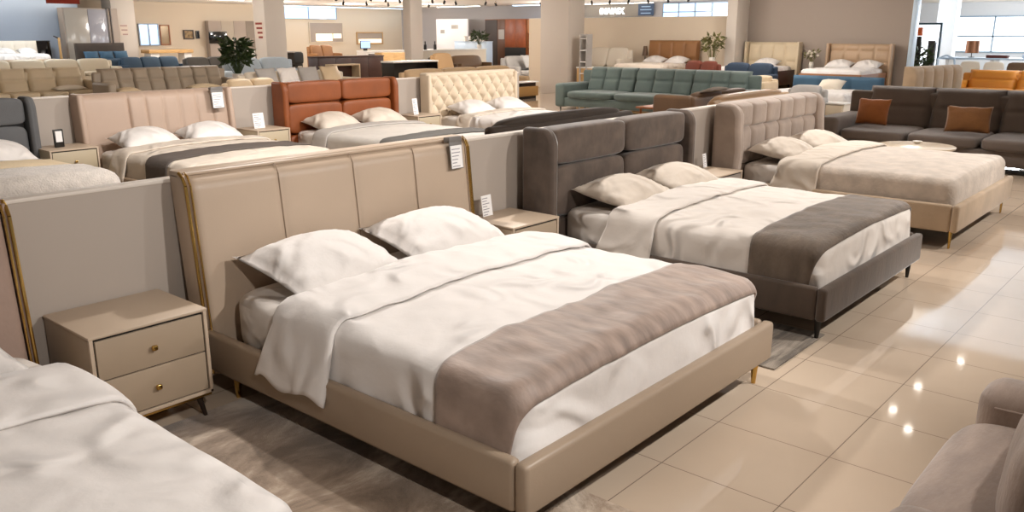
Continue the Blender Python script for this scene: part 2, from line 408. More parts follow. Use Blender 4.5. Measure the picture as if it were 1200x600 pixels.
# ------------------------------------------------------------------ beds
def leg_taper(x, y, h, r0=.022, r1=.012, dx=0, dy=0): return B().rod((x, y, h), (x + dx, y + dy, 0), r0, r1, 12)
def bed_frame(t, w, L, z0, z1, base_m, legs_m, leg_style='taper', th=.055, r=.022, inset=.075):
    hw = w / 2
    for s in (-1, 1):
        obj('side_rail', B().box(s * hw, s * (hw - th), -L + .067, .1, z0, z1, r, 3), base_m, t)
    obj('foot_rail', B().box(-hw, hw, -L, -L + .065, z0, z1, r, 3), base_m, t)
    obj('underbed_blocker', B().box(-hw + th + .005, hw - th - .005, -L + .09, .09, z0 + .03, z0 + .11), dark_wood, t)  # unseen dark box added to block light under the bed
    for sx in (-1, 1):
        for yy in (-L + .065, -.12):
            x = sx * (hw - inset)
            if leg_style == 'hairpin':
                b = B().tube([(x - .035, yy, z0 + .03), (x - .012, yy, .008), (x + .012, yy, .008), (x + .035, yy, z0 + .03)], .008)
            elif leg_style == 'square':
                b = B().prism([(x - .03, z0 + .03), (x + .03, z0 + .03), (x + .012, 0), (x - .012, 0)], 1, yy - .02, yy + .02)
            else: b = leg_taper(x, yy, z0 + .03, .026, .012)
            obj('leg', b, legs_m, t)
def mattress(t, w, L, z0, z1, mat):
    hw = w / 2
    def fn(x, y, z): return (x, y, z)
    b = B().puff(0, -L / 2, (z0 + z1) / 2, hw, L / 2, (z1 - z0) / 2, 9, 12)
    b.v = [(x + .006 * nz(y * 9, z * 3, 2) * (1 if abs(x) > hw * .97 else 0), y, z + .004 * nz(x * 5, y * 5, 1)) for x, y, z in b.v]
    return obj('mattress', b, mat, t, sharp=0)

def cell_puff(cols, rows, d, p=8):
    """depth of padded cells; cols / rows are lists of boundaries in 0..1"""
    def fn(u, v):
        def loc(q, bs):
            for a, b in zip(bs, bs[1:]):
                if q <= b: return (q - a) / (b - a) * 2 - 1
            return 1
        a = loc(u, cols); c = loc(v, rows)
        return d * max(0, (1 - abs(a) ** p) * (1 - abs(c) ** p)) ** .5
    return fn
def even(n): return [i / n for i in range(n + 1)]

def hb_gold(t, w, top, m):
    """slim leaning leather headboard with brass strip down both edges"""
    hw = w / 2; lean = lambda x, y, z: (x, y + .10 * max(0, z - .1), z)
    h = obj('headboard', B().relief(-hw + .02, hw - .02, .1, top, 0.02, .15, cell_puff([0, .26, .515, .757, 1], [0, 1], .022, 14), 110, 24, .05).map(lean), m, t, sharp=60)
    for q in (.26, .515, .757):
        x = -hw + .02 + (w - .04) * q
        obj('seam', B().tube([(x, .002, .3), (x, .002, top - .06), (x, .02, top - .018), (x, .052, top)], .0028, 6).map(lean), M('seam_thread', '9a8571', .6), h)
    for s in (-1, 1):
        obj('edge_panel', B().box(s * hw, s * (hw - .02), .025, .16, .1, top - .005, .008).map(lean), m, h)
        g = B()
        x = s * (hw - .004)
        g.tube([(x, .012, .12), (x, .008, top - .06), (x, .028, top - .018), (x, .06, top + .004)], .0085)
        x = s * (hw - .028); g.tube([(x, .004, .12), (x, .0, top - .06), (x, .02, top - .012), (x, .05, top + .004)], .005)
        obj('brass_trim', g.map(lean), brass, h)
    p = B().tube([(-hw + .02, .045, top - .004), (hw - .02, .045, top - .004)], .009)
    p.box(-hw, hw, .06, .162, top - .03, top + .012, .012)
    obj('top_piping', p.map(lean), m, h)
    return h
def hb_wing(t, w, top, m, depth=.30, cols=2, rows=(0, .52, .80, 1), z0=.1, th=.1, panel_rows=None):
    hw = w / 2
    back = obj('headboard', B().box(-hw + .03, hw - .03, .1, .2, z0, top - .03, .03), m, t)
    rz = panel_rows or [0, .36, .735, 1]
    zs = [z0 + (top - z0) * q for q in rz]
    iw = (w - 2 * th) / cols
    for j in range(len(zs) - 1):
        for i in range(cols):
            xa = -hw + th + iw * i
            b = B().puff(xa + iw / 2, .05, (zs[j] + zs[j + 1]) / 2, iw / 2 - .002, .105, (zs[j + 1] - zs[j]) / 2 - .002, 7, 14)
            obj('padded_panel', b, m, back)
    for s in (-1, 1):
        n = 10; pr = []
        # side view outline (y, z): rounded top front corner
        y0, y1 = .2 - depth, .2
        pr = [(y0, z0), (y0 + .0, top - .14)] + [(y0 + .1 - .1 * math.cos(a * PI / 2 / n), top - .14 + .14 * math.sin(a * PI / 2 / n)) for a in range(1, n + 1)] + [(y1, top), (y1, z0)]
        b = B().prism(pr, 0, s * hw, s * (hw - th + .01))
        o = obj('wing', b, m, back, bev=.028)
    return back
def hb_grid(t, w, top, m, cols, rows, d=.05, thick=.2, z0=.1, lean=0, p=5, side=True, r=.05, nu=90, nv=40):
    hw = w / 2; ln = lambda x, y, z: (x, y + lean * max(0, z - z0), z)
    h = obj('headboard', B().relief(-hw, hw, z0, top, .0, thick, cell_puff(cols, rows, d, p), nu, nv, r).map(ln), m, t, sharp=50)
    return h
def hb_button(t, w, top, m, btn):
    hw = w / 2; nu, nv = 9, 4
    def f(u, v):
        a = u * nu; c = v * nv + .15
        k = abs(math.sin(PI * (a + c) / 1.0 / 1)) * abs(math.sin(PI * (a - c)))
        return .075 * max(0, k) ** .45
    h = obj('headboard', B().relief(-hw + .04, hw - .04, .1, top, .05, .2, f, 150, 70, .06), m, t, sharp=60)
    e = B()
    for s in (-1, 1): e.box(s * hw, s * (hw - .07), -.03, .2, .1, top + .005, .03, 3)
    e.box(-hw, hw, .02, .2, top - .04, top + .03, .03, 3)
    obj('border', e, m, h)
    b = B()
    for i in range(2 * nu + 1):
        for j in range(2 * nv + 1):
            a = i * .5; c = j * .5
            if abs((a + c) - round(a + c)) < .01 and abs((a - c) - round(a - c)) < .01:
                u = a / nu; v = (c - .15) / nv
                if .03 < u < .97 and .1 < v < .95:
                    b.puff(-hw + .04 + (w - .08) * u, .045, .1 + (top - .1) * v, .016, .014, .016, 2, 4)
    obj('buttons', b, btn, h)
    return h

def row_bed(label, cx, head_y, style, w=2.14, L=2.2, top=1.19, base_m=taupe_dark, hb_m=taupe_leather, legs_m=black_metal, leg_style='taper', z0=.14, z1=.36, mt=.575, hbw=None, sheet=sheet_cotton):
    t = thing('bed', label, 'bed', (cx, head_y, 0))
    bed_frame(t, w, L, z0, z1, base_m, legs_m, leg_style)
    mattress(t, w - .16, L - .12, z0 + .11, mt, sheet)
    hbw = hbw or w
    if style == 'gold': hb_gold(t, hbw, top, hb_m)
    elif style == 'wing': hb_wing(t, hbw, top, hb_m)
    elif style == 'lobed': hb_lobed(t, hbw, top, hb_m)
    elif style == 'channel': hb_channel(t, hbw, top, hb_m)
    elif style == 'button': hb_button(t, hbw, top, hb_m, olive_leather)
    return t
def hb_channel(t, w, top, m):
    hw = w / 2; lean = lambda x, y, z: (x, y + .09 * max(0, z - .1), z)
    cols = [0, .30] + [.30 + .70 * i / 6 for i in range(1, 7)]
    h = obj('headboard', B().relief(-hw + .05, hw - .05, .1, top, .03, .2, cell_puff(cols, [0, 1], .035, 6), 130, 24, .04).map(lean), m, t, sharp=60)
    for s in (-1, 1):
        obj('wing', B().box(s * hw, s * (hw - .075), -.06, .2, .1, top + .01, .03, 3).map(lean), m, h)
    return h
def hb_lobed(t, w, top, m):
    """deep padded headboard with rounded lobes and a thick curved side"""
    hw = w / 2; z0 = .1
    cols = even(6); rows = [0, .40, .765, 1]
    def f(u, v):
        a = u * 6; fa = (a - math.floor(a)) * 2 - 1
        row = 0
        for k, (p, q) in enumerate(zip(rows, rows[1:])):
            if p <= v <= q: c = (v - p) / (q - p) * 2 - 1
        e = math.sin(PI * min(1, v)) 
        lobe = max(0, (1 - abs(fa) ** 7) * (1 - abs(c) ** 8)) ** .5
        edge = min(1, u / .06, (1 - u) / .06)
        return .075 * lobe + .13 * (1 - math.sin(PI / 2 * max(0, min(1, edge)))) * 0 
    h = obj('headboard', B().relief(-hw + .12, hw - .12, z0, top, .05, .22, f, 140, 60, .05), m, t, sharp=60)
    for s in (-1, 1):
        n = 12; y0, y1 = -.10, .22; rr = .2
        pr = [(y0 + .05, z0), (y0 + .03, z0 + .3), (y0, z0 + .62), (y0 + .02, top - .26)] + [(y0 + .02 + .14 - .14 * math.cos(a * PI / 2 / n), top - .16 + .16 * math.sin(a * PI / 2 / n)) for a in range(1, n + 1)] + [(y1, top), (y1, z0)]
        obj('side_roll', B().prism(pr, 0, s * hw, s * (hw - .15)), m, h, bev=.045)
    return h

# -- front row ------------------------------------------------------------------
HEAD = 3.97
# far-left bed, cut by the frame
row_bed('rose taupe bed with brass edged headboard, cut off at lower left corner', .24, HEAD, 'gold', hb_m=M('rose_taupe_suede', '9d8577', .7, .1, 40, .12, 4), base_m=taupe_dark, top=1.17)
duvet('smooth white duvet on the bed in the lower left corner', .24, 3.42, 1.0, 1.56, .6, white_cotton, fold=.5, seed=11, drop=.26)
pillow('pillow', 'white pillow at the head of the lower left corner bed', (.70, 3.72, .66), .74, .56, .16, white_cotton, rx=8, seed=3, flange=.06)
# hero bed
row_bed('taupe leather bed with brass strip headboard, largest bed in the foreground', 3.2, HEAD, 'gold', top=1.19, hbw=2.12, legs_m=brass)
duvet('white duvet with turned back edge on the large taupe leather bed', 3.2, 3.42, 1.0, 1.575, .605, white_cotton, fold=.46, seed=0, drop=.27, off=.04, wr=2.0, band_drop=.265)
runner('taupe satin runner across the foot of the large taupe leather bed', 3.2, 3.42, 1.125, 1.60, 1.0, 1.575, .605, runner_taupe, 0, .26, wr=2.0)
pillow('pillow', 'white flanged pillow, left one on the large taupe leather bed', (2.72, 3.70, .675), .74, .57, .15, white_cotton, rx=13, rz=3, seed=1, flange=.07)
pillow('pillow', 'white flanged pillow, right one on the large taupe leather bed', (3.60, 3.70, .675), .76, .57, .15, white_cotton, rx=13, rz=-2, seed=8, flange=.07)
# grey-brown velvet bed
row_bed('grey brown velvet winged bed right of the large taupe bed', 6.04, HEAD, 'wing', w=2.02, hbw=2.2, top=1.2, base_m=grey_velvet_base, hb_m=grey_velvet)
duvet('off white duvet on the grey brown velvet bed', 6.04, 3.45, .94, 1.60, .6, warm_cotton, fold=.40, seed=21, drop=.27, off=.035, wr=1.5)
runner('grey brown velvet runner across the foot of the grey brown bed', 6.04, 3.45, 1.13, 1.60, .94, 1.60, .6, runner_grey, 21, .26, wr=1.5)
pillow('pillow', 'cream pillow, left one on the grey brown velvet bed', (5.60, 3.64, .66), .76, .54, .145, cream_cotton, rx=9, rz=2, seed=5)
pillow('pillow', 'cream pillow, right one on the grey brown velvet bed', (6.42, 3.64, .66), .76, .54, .145, cream_cotton, rx=9, rz=-2, seed=6)
# beige velvet bed
row_bed('beige velvet bed with deep padded headboard and hairpin legs', 9.22, HEAD, 'lobed', w=2.2, hbw=2.34, top=1.19, base_m=beige_base, hb_m=beige_velvet, leg_style='hairpin', legs_m=brass, z0=.16, z1=.41, mt=.58)
duvet('cream duvet on the beige velvet bed', 9.22, 3.50, 1.03, 1.655, .62, throw_beige, fold=.42, seed=33, drop=.25, off=.04, foldmat=cream_cotton)
pillow('pillow', 'cream pillow, left one on the beige velvet bed', (8.72, 3.66, .67), .80, .54, .145, cream_cotton, rx=9, rz=2, seed=15)
pillow('pillow', 'cream pillow, right one on the beige velvet bed', (9.64, 3.66, .67), .80, .54, .145, cream_cotton, rx=9, rz=-2, seed=16)

# -- low partitions ---------------------------------------------------------------
def partition(label, x0, x1, y, top):
    t = thing('low_partition', label, 'partition', ((x0 + x1) / 2, y, 0)); h = (x1 - x0) / 2
    obj('panel', B().box(-h, h, 0, .07, 0, top - .02), paint_panel, t)
    obj('top_cap', B().box(-h - .004, h + .004, -.006, .076, top - .02, top, .004), panel_edge, t)
partition('long low greige partition behind the front row of beds', -2.0, 10.6, 4.24, 1.155)
partition('low greige partition behind the second row of beds', 1.0, 12.2, 10.36, 1.19)

# -- nightstands ------------------------------------------------------------------
def nightstand(label, loc, w=.58, d=.48, h=.585, z0=.14, body=stand_taupe, top_m=stand_light, knob=brass, trim=True):
    t = thing('nightstand', label, 'nightstand', loc); hw = w / 2
    obj('cabinet_body', B().box(-hw, hw, .012, d, z0, h - .016, .006), body, t)
    e = B()
    for s in (-1, 1): e.box(s * hw, s * (hw - .018), -.006, .014, z0, h - .012, .003)
    e.box(-hw, hw, -.006, .014, z0, z0 + .018, .003)
    obj('front_frame', e, top_m, t)
    obj('shadow_gap', B().box(-hw + .018, hw - .018, .008, .013, z0 + .018, h - .016), black_metal, t)
    obj('top', B().box(-hw - .004, hw + .004, -.008, d, h - .016, h, .005), top_m, t)
    mid = (z0 + .018 + h - .016) / 2
    for a, b in ((z0 + .024, mid - .003), (mid + .003, h - .028)):
        dr = obj('drawer', B().box(-hw + .026, hw - .026, -.004, .02, a, b, .003), body, t)
        k = B().puff(0, -.024, (a + b) / 2 + .0, .014, .009, .013, 4, 5); k.rod((0, -.004, (a + b) / 2), (0, -.02, (a + b) / 2), .006)
        obj('knob', k, knob, dr)
    if trim: obj('brass_plinth', B().box(-hw + .01, hw - .01, .0, d - .01, z0 - .014, z0 - .001, .002), brass, t)
    for sx in (-1, 1):
        for yy, dy in ((.05, -.02), (d - .05, .02)):
            obj('leg', B().rod((sx * (hw - .06), yy, z0 - .01), (sx * (hw - .035), yy + dy, 0), .017, .009), dark_wood, t)
    return t
nightstand('taupe two drawer nightstand with brass knobs left of the large taupe bed', (1.715, 3.73, 0), w=.57, d=.49)
nightstand('taupe nightstand with small brass knob between taupe and grey brown beds', (4.60, 3.74, 0), w=.52, d=.48, h=.58)
nightstand('grey nightstand between grey brown bed and beige velvet bed', (7.62, 3.74, 0), w=.52, d=.48, h=.56, body=M('grey_lacquer', '8b8178', .45), trim=False)

# -- cards, tags --------------------------------------------------------------------
def printed(parent, w, h, z, n, y=-.0045, m=ink):
    b = B(); rnd = random.Random(n)
    for i in range(n):
        zz = z + h * (.86 - .78 * i / max(1, n - 1)); l = w * rnd.uniform(.4, .82)
        b.box(-w * .42, -w * .42 + l, y - .0008, y, zz - h * .018, zz + h * .018)
    return obj('printed_lines', b, m, parent)
def info_card(label, loc, w, h, rz=0, lean=-8, lines=7, name='information_card'):
    t = thing(name, label, 'card', loc, rz); t.rotation_euler = (R(lean), 0, R(rz))
    obj('card', B().box(-w / 2, w / 2, -.002, .002, 0, h), paper, t); printed(t, w, h, 0, lines, -.0022)
    obj('foot', B().box(-w * .4, w * .4, -.0, .035, 0, .004), paper, t)
    return t
def price_tag(label, loc, w, h, rx=0, lines=6):
    t = thing('price_tag', label, 'price tag', loc); t.rotation_euler = (R(rx), 0, 0)
    obj('backing', B().box(-w / 2, w / 2, -.002, .002, -h, 0, .001), tag_grey, t)
    obj('clip', B().box(-w * .5, w * .5, -.006, .05, -.006, .03, .004), tag_grey, t)
    obj('paper', B().box(-w * .45, w * .45, -.004, -.002, -h * .97, -h * .16), paper, t); printed(t, w * .9, h * .78, -h * .96, lines, -.0042)
    return t
price_tag('white price tag with grey clip hanging on large taupe headboard', (4.09, 4.045, 1.185), .12, .19, -6)
info_card('white information card on nightstand beside the grey brown bed', (4.51, 4.13, .582), .115, .155, 4)
info_card('small white card in dark stand on the grey nightstand', (7.78, 4.1, .562), .09, .14, 6, name='information_card')

# -- second row -----------------------------------------------------------------------
H2 = 10.1
row_bed('slate fabric winged bed at left end of the second row', 2.58, H2, 'wing', w=2.0, hbw=2.12, base_m=slate_fabric, hb_m=slate_fabric, top=1.22)
duvet('white duvet on the slate winged bed', 2.58, 9.55, .93, 1.6, .6, white_cotton, fold=0, seed=41, drop=.26, nu=60, nv=50)
runner('cream blanket laid across the slate winged bed', 2.58, 9.55, .22, .95, .93, 1.6, .6, blanket_yellow, 41, .2, off=.02, name='blanket', cat='blanket', nu=60)
runner('pale fur throw over the foot of the slate winged bed', 2.58, 9.55, 1.0, 1.7, .93, 1.6, .6, fur_white, 41, .2, off=.05, name='fur_throw', cat='throw', nu=60, foot=True)
pillow('pillow', 'white pillow on the slate winged bed', (3.05, 9.75, .66), .74, .55, .17, white_cotton, rx=10, seed=31, n=16)
row_bed('rose taupe bed with channelled headboard in the second row', 5.12, H2, 'channel', w=1.98, base_m=M('rose_taupe_base', '9a846d', .5), hb_m=pinkish, top=1.2)
duvet('cream duvet on the channelled rose taupe bed', 5.12, 9.55, .92, 1.62, .6, cream_cotton, fold=.34, seed=51, drop=.26, nu=70, nv=50)
runner('charcoal runner across the channelled rose taupe bed', 5.12, 9.55, .78, 1.22, .92, 1.62, .6, M('charcoal_runner', '584f49', .8, .2, 40, .12), 51, .26, nu=70)
pillow('pillow', 'white pillow, left one on the channelled rose taupe bed', (4.70, 9.75, .66), .72, .55, .17, white_cotton, rx=10, seed=32, n=18)
pillow('pillow', 'white pillow, right one on the channelled rose taupe bed', (5.52, 9.75, .66), .72, .55, .17, white_cotton, rx=10, seed=33, n=18)
row_bed('rust leather winged bed in the middle of the second row', 7.85, H2, 'wing', w=1.98, hbw=2.1, base_m=rust_velvet, hb_m=rust_velvet, top=1.24)
duvet('grey white duvet on the rust leather bed', 7.85, 9.55, .92, 1.62, .58, M('grey_white_cotton', 'd3cdc5', .75, .35, 14, .05), fold=.3, seed=61, drop=.26, nu=70, nv=50, foldmat=M('pale_grey_cotton', 'b4aea8', .8, .3, 14))
runner('grey throw lying at the foot of the rust leather bed', 7.85, 9.55, 1.36, 1.6, .92, 1.62, .58, dusty_grey, 61, .2, name='throw', cat='throw', nu=60)
pillow('pillow', 'cream pillow, left one on the rust leather bed', (7.43, 9.75, .65), .74, .55, .17, cream_cotton, rx=11, seed=34, n=18)
pillow('pillow', 'cream pillow, right one on the rust leather bed', (8.28, 9.75, .65), .74, .55, .17, cream_cotton, rx=11, seed=35, n=18)
row_bed('cream diamond buttoned bed at right of the second row', 10.72, H2, 'button', w=2.1, hbw=2.22, base_m=cream_velvet, hb_m=cream_velvet, top=1.23)
duvet('white duvet on the cream buttoned bed', 10.72, 9.58, .98, 1.65, .58, white_cotton, fold=.3, seed=71, drop=.24, nu=70, nv=50, foldmat=cream_cotton)
runner('pale grey runner across the cream buttoned bed', 10.72, 9.58, .95, 1.3, .98, 1.65, .58, M('pale_grey_runner', 'b7aca3', .8, .2, 40, .1), 71, .24, nu=60)
pillow('pillow', 'white pillow, left one on the cream buttoned bed', (10.30, 9.75, .65), .78, .55, .17, white_cotton, rx=11, seed=36, n=18)
pillow('pillow', 'white pillow, right one on the cream buttoned bed', (11.18, 9.75, .65), .78, .55, .17, white_cotton, rx=11, seed=37, n=18)
nightstand('beige nightstand between the slate and rose taupe beds', (3.86, 9.72, 0), w=.52, d=.5, h=.66, body=M('beige_lacquer', 'b5a68c', .45), trim=False)
nightstand('small beige nightstand between rose taupe and rust beds', (6.42, 9.72, 0), w=.5, d=.5, h=.66, body=MATS['beige_lacquer'], trim=False)
nightstand('small beige nightstand between rust and cream buttoned beds', (9.27, 9.72, 0), w=.5, d=.5, h=.64, body=MATS['beige_lacquer'], trim=False)
price_tag('white price tag hanging on the channelled rose taupe headboard', (5.86, 10.1, 1.19), .17, .24, -6)
info_card('white information card on nightstand beside the rust bed', (6.36, 9.95, .662), .17, .2, 4)
info_card('tall white card on nightstand between rust and buttoned beds', (9.20, 9.95, .642), .11, .25, 4)
t = thing('card_holder', 'small black card holder on nightstand beside slate bed', 'card holder', (3.80, 9.95, .661), 6)
obj('frame', B().box(-.055, .055, -.012, .012, 0, .2, .008), black_metal, t); obj('card', B().box(-.036, .036, -.0145, -.012, .06, .18), paper, t)

# -- sofas ------------------------------------------------------------------------------
def sofa(label, loc, w, rot, mat, n=3, d=.95, seat=.43, back=.92, arm_w=.22, arm_h=.62, rows=1, cols=1, thick=.2, legs=True, cat='sofa', name='sofa', arms=(1, 1), head=0, res=7, leg_m=None, split=None):
    """faces local -y; origin at floor, centre of the back plane (y=0 is the rear)"""
    t = thing(name, label, cat, loc, rot); hw = w / 2
    x0 = -hw + (arm_w if arms[0] else 0); x1 = hw - (arm_w if arms[1] else 0)
    obj('base', B().box(x0 - .02, x1 + .02, -d + .04, -.06, .1, seat - .14, .03), mat, t)
    obj('back_frame', B().box(-hw + .04, hw - .04, -.14, 0, .1, back - .08, .05, 3), mat, t)
    bs = split or even(n)
    for a, b in zip(bs, bs[1:]):
        xa = x0 + (x1 - x0) * a; xb = x0 + (x1 - x0) * b; c = (xa + xb) / 2; h = (xb - xa) / 2 - .004
        obj('seat_cushion', B().puff(c, -d / 2 - .1 + .0, seat - .07, h, d / 2 - .09, .09, 6, res), mat, t, sharp=0)
        if rows == 1 and cols == 1:
            bc = B().puff(c, -.2, (seat + back) / 2, h, .12, (back - seat) / 2, 5, res)
            bc.map(lambda x, y, z: (x, y - .12 + .22 * (z - seat) / (back - seat), z))
            obj('back_cushion', bc, mat, t, sharp=0)
        else:
            bc = B().relief(c - h, c + h, seat - .02, back, -.20, -.08, cell_puff(even(cols), [0, .52, 1] if rows == 2 else even(rows), .075, 5), 12 * cols, 12 * rows, .05)
            bc.map(lambda x, y, z: (x, y - .08 + .2 * (z - seat) / (back - seat), z))
            obj('back_cushion', bc, mat, t, sharp=60)
    for s, on in ((-1, arms[0]), (1, arms[1])):
        if on: obj('arm', B().box(s * hw, s * (hw - arm_w), -d, -.06, .08, arm_h, min(.07, arm_w * .4), 4), mat, t, sharp=60)
    if legs:
        for sx in (-1, 1):
            for yy in (-d + .12, -.12): obj('leg', B().rod((sx * (hw - .12), yy, .1), (sx * (hw - .12), yy, 0), .022, .015, 8), leg_m or black_metal, t)
    return t

# foreground armchair-like sofa, lower right corner (faces the beds)
t = thing('sofa', 'mushroom velvet sofa cut off at the lower right corner', 'sofa', (2.97, -.02, 0), 180)
obj('base', B().box(-.52, .52, -.60, -.08, .09, .30, .03), armchair_velvet, t)
obj('seat_cushion', B().puff(0, -.36, .375, .515, .30, .095, 5, 14), armchair_velvet, t, sharp=0)
obj('back_frame', B().box(-.73, .73, -.14, 0, .09, .74, .05, 3), armchair_velvet, t)
bc = B().puff(-.02, -.27, .62, .45, .15, .22, 3, 14); bc.map(lambda x, y, z: (x, y + .12 * (z - .5) + .012 * nz(x * 6, z * 6, 1), z + .015 * nz(x * 5, 2, z * 4))); obj('back_cushion', bc, armchair_velvet, t, sharp=0)
for s_ in (-1, 1):
    a = obj('arm', B().box(s_ * .74, s_ * .50, -.63, -.02, .09, .575, .085, 5), armchair_velvet, t, sharp=60)
    obj('piping', B().tube([(s_ * .502, -.56, .50), (s_ * .505, -.10, .51)], .005), armchair_velvet, a)
for sx in (-1, 1):
    for yy in (-.56, -.08): obj('leg', B().rod((sx * .62, yy, .1), (sx * .62, yy, 0), .022, .014, 10), black_metal, t)

# warm charcoal sofa at right with two cognac cushions
sofa('warm charcoal sofa with cognac cushions at the right edge', (14.55, 2.75, 0), 4.6, -90, charcoal, n=4, d=2.35 * .62, seat=.46, back=1.06, arm_w=.34, arm_h=.64, rows=2, cols=1, res=10)
pillow('cushion', 'plain cognac cushion against left arm of the charcoal sofa', (13.78, 4.42, .70), .50, .42, .10, cognac, rx=72, rz=-90, seed=3, group=None, n=16)
pillow('cushion', 'fringed cognac cushion in the middle of the charcoal sofa', (13.62, 3.02, .68), .60, .40, .10, cognac_dull, rx=68, rz=-80, seed=4, n=16)
t = thing('coffee_table', 'oval stone coffee table in front of the charcoal sofa', 'coffee table', (11.3, 3.05, 0))
tb = B(); tb.rod((0, 0, .50), (0, 0, .525), .44, .45, 40); tb.rod((0, 0, .525), (0, 0, .532), .45, .44, 40)
obj('table_top', tb, M('cream_stone', 'd8c6ae', .25, 0, 10, .08, 5), t); obj('pedestal', B().rod((0, 0, .015), (0, 0, .5), .06, .05, 20), brass, t); obj('base_disc', B().rod((0, 0, 0), (0, 0, .015), .26, .25, 30), brass, t)
t = thing('small_dish', 'small pale dish on the oval coffee table', 'dish', (11.5, 3.1, .532)); obj('bowl', B().rod((0, 0, 0), (0, 0, .025), .03, .055, 16), pot, t); obj('rim', B().rod((0, 0, .025), (0, 0, .032), .057, .057, 16), pot, t)

# teal sofa
sofa('long teal sofa with tufted back beside the large column', (18.4, 10.85, 0), 5.0, -90, teal, n=3, d=1.3, seat=.46, back=1.04, arm_w=.3, arm_h=.66, rows=2, cols=3, split=[0, .32, .68, 1], res=9)
# brown pieces behind the front row
sofa('dark brown velvet sofa seen from behind, past the front partition', (8.2, 6.15, 0), 2.9, 180, dark_brown, n=1, d=.95, back=.98, arm_w=.2)
sofa('tan leather sofa with back to beige velvet bed', (13.7, 6.35, 0), 3.0, 180, tan_leather, n=1, d=.9, back=.93, arm_w=.22, arm_h=.62)
t = sofa('saddle brown sofa with its back to the tan leather sofa', (14.75, 7.45, 0), 2.4, 180, saddle, n=2, d=.85, back=.86, arm_w=.2, arm_h=.80)
pillow('cushion', 'grey taupe cushion lying over the back of the saddle brown sofa', (14.3, 7.42, .875), .9, .26, .06, M('taupe_knit', '7c7064', .9, .3, 50), rx=-8, rz=4, seed=9, n=12)
t = thing('tray_table', 'low wooden table in front of the teal sofa', 'table', (15.4, 9.1, 0)); obj('table_top', B().box(-.6, .6, -.35, .35, .40, .44, .015), oak_dark, t)
for sx in (-1, 1):
    for sy in (-1, 1): obj('leg', B().rod((sx * .5, sy * .28, .4), (sx * .5, sy * .28, 0), .025, .02, 8), oak_dark, t)
t = thing('flower_bowl', 'bowl of pale dried flowers on the low wooden table', 'bowl', (15.75, 8.95, .44)); obj('bowl', B().rod((0, 0, 0), (0, 0, .06), .07, .12, 16), pot, t)
b = B(); rn = random.Random(3)
for i in range(18): b.puff(rn.uniform(-.12, .12), rn.uniform(-.12, .12), .08 + rn.uniform(0, .06), .025, .025, .02, 2, 3)
obj('flowers', b, blanket_yellow, t)

# right middle: blue bed, sand sofa, grey-beige chair, dresser
def simple_bed(label, loc, rot, w, L, top, hb_m, base_m, sheet, cols, rows, z0=0, mt=.55, hbd=.035, thick=.14, name='bed', wing=0, foot_h=.36):
    t = thing(name, label, 'bed', loc, rot)
    hw = w / 2
    hb_grid(t, w, top, hb_m, cols, rows, hbd, thick, .05, .05, 6, nu=48, nv=20, r=.03)
    if wing:
        for s in (-1, 1): obj('wing', B().box(s * hw, s * (hw + .07), -wing, .18, .05, top + .01, .02), hb_m, t)
    obj('side_rail', B().box(-hw, -hw + .06, -L, 0, .1, foot_h, .02), base_m, t); obj('side_rail', B().box(hw, hw - .06, -L, 0, .1, foot_h, .02), base_m, t)
    obj('foot_rail', B().box(-hw, hw, -L - .06, -L, .1, foot_h, .02), base_m, t)
    obj('mattress', B().puff(0, -L / 2, .34 + (mt - .34) / 2, hw - .07, L / 2 - .02, (mt - .22) / 2, 9, 8), sheet, t, sharp=0)
    for sx in (-1, 1):
        for yy in (-L + .08, -.15): obj('leg', B().rod((sx * (hw - .12), yy, .12), (sx * (hw - .12), yy, 0), .025, .015, 8), black_metal, t)
    return t
def place_pillows(cx, cy, z, rot, w, labs, mat=white_cotton, sz=(.7, .5, .16), back=.32):
    c, s = math.cos(R(rot)), math.sin(R(rot)); n = len(labs)
    for i, lb in enumerate(labs):
        lx = (-.5 + (i + .5) / n) * w; ly = -back
        pillow('pillow', lb, (cx + lx * c - ly * s, cy + lx * s + ly * c, z), *sz, mat, rx=12, rz=rot, seed=i + 5 + cx, n=14)
simple_bed('blue upholstered bed with white bedding behind the charcoal sofa', (20.6, 7.55, 0), -90, 2.15, 2.0, .88, mid_blue, beige_base, white_cotton, even(3), [0, 1])
pillow('pillow', 'small ivory pillow propped on the blue upholstered bed', (20.2, 7.5, .70), .6, .4, .12, ivory, rx=30, rz=-90, seed=2, n=14)
b = drape(B(), 0, 0, 0, 1.25, .98, 1.3, .6, .08, .2, .02, 0, 40, 30, 5); o = obj('duvet', b, white_cotton, None, sharp=0, solid=.012)
o.location = (19.85, 7.55, 0); o.rotation_euler = (0, 0, R(-90)); tag(o, 'white duvet on the blue upholstered bed', 'duvet')
t = thing('dresser', 'cream low drawer dresser in front of the blue bed', 'dresser', (17.6, 6.55, 0), -90)
obj('carcass', B().box(-.46, .46, -.40, 0, .06, .50, .01), ivory, t); obj('top', B().box(-.48, .48, -.43, .01, .50, .53, .006), white_gloss, t)
for a, bb in ((.08, .27), (.29, .48)):
    dr = obj('drawer', B().box(-.43, .43, -.42, -.39, a, bb, .005), M('drawer_cream', 'd5c6ad', .5), t); obj('handle', B().box(-.1, .1, -.435, -.42, bb - .04, bb - .025), black_metal, dr)
obj('plinth', B().box(-.42, .42, -.36, -.02, 0, .06), black_metal, t)
t = sofa('grey beige armchair between sand sofa and blue bed', (17.4, 6.9, 0), .9, -90, light_grey, n=1, d=.8, back=.86, arm_w=.14, arm_h=.62, name='armchair', cat='armchair')
sofa('sand leather sofa with wooden end panel right of the teal sofa', (19.75, 9.1, 0), 1.1, -90, sand, n=2, d=.9, back=.9, arm_w=.16, arm_h=.78, arms=(0, 1))
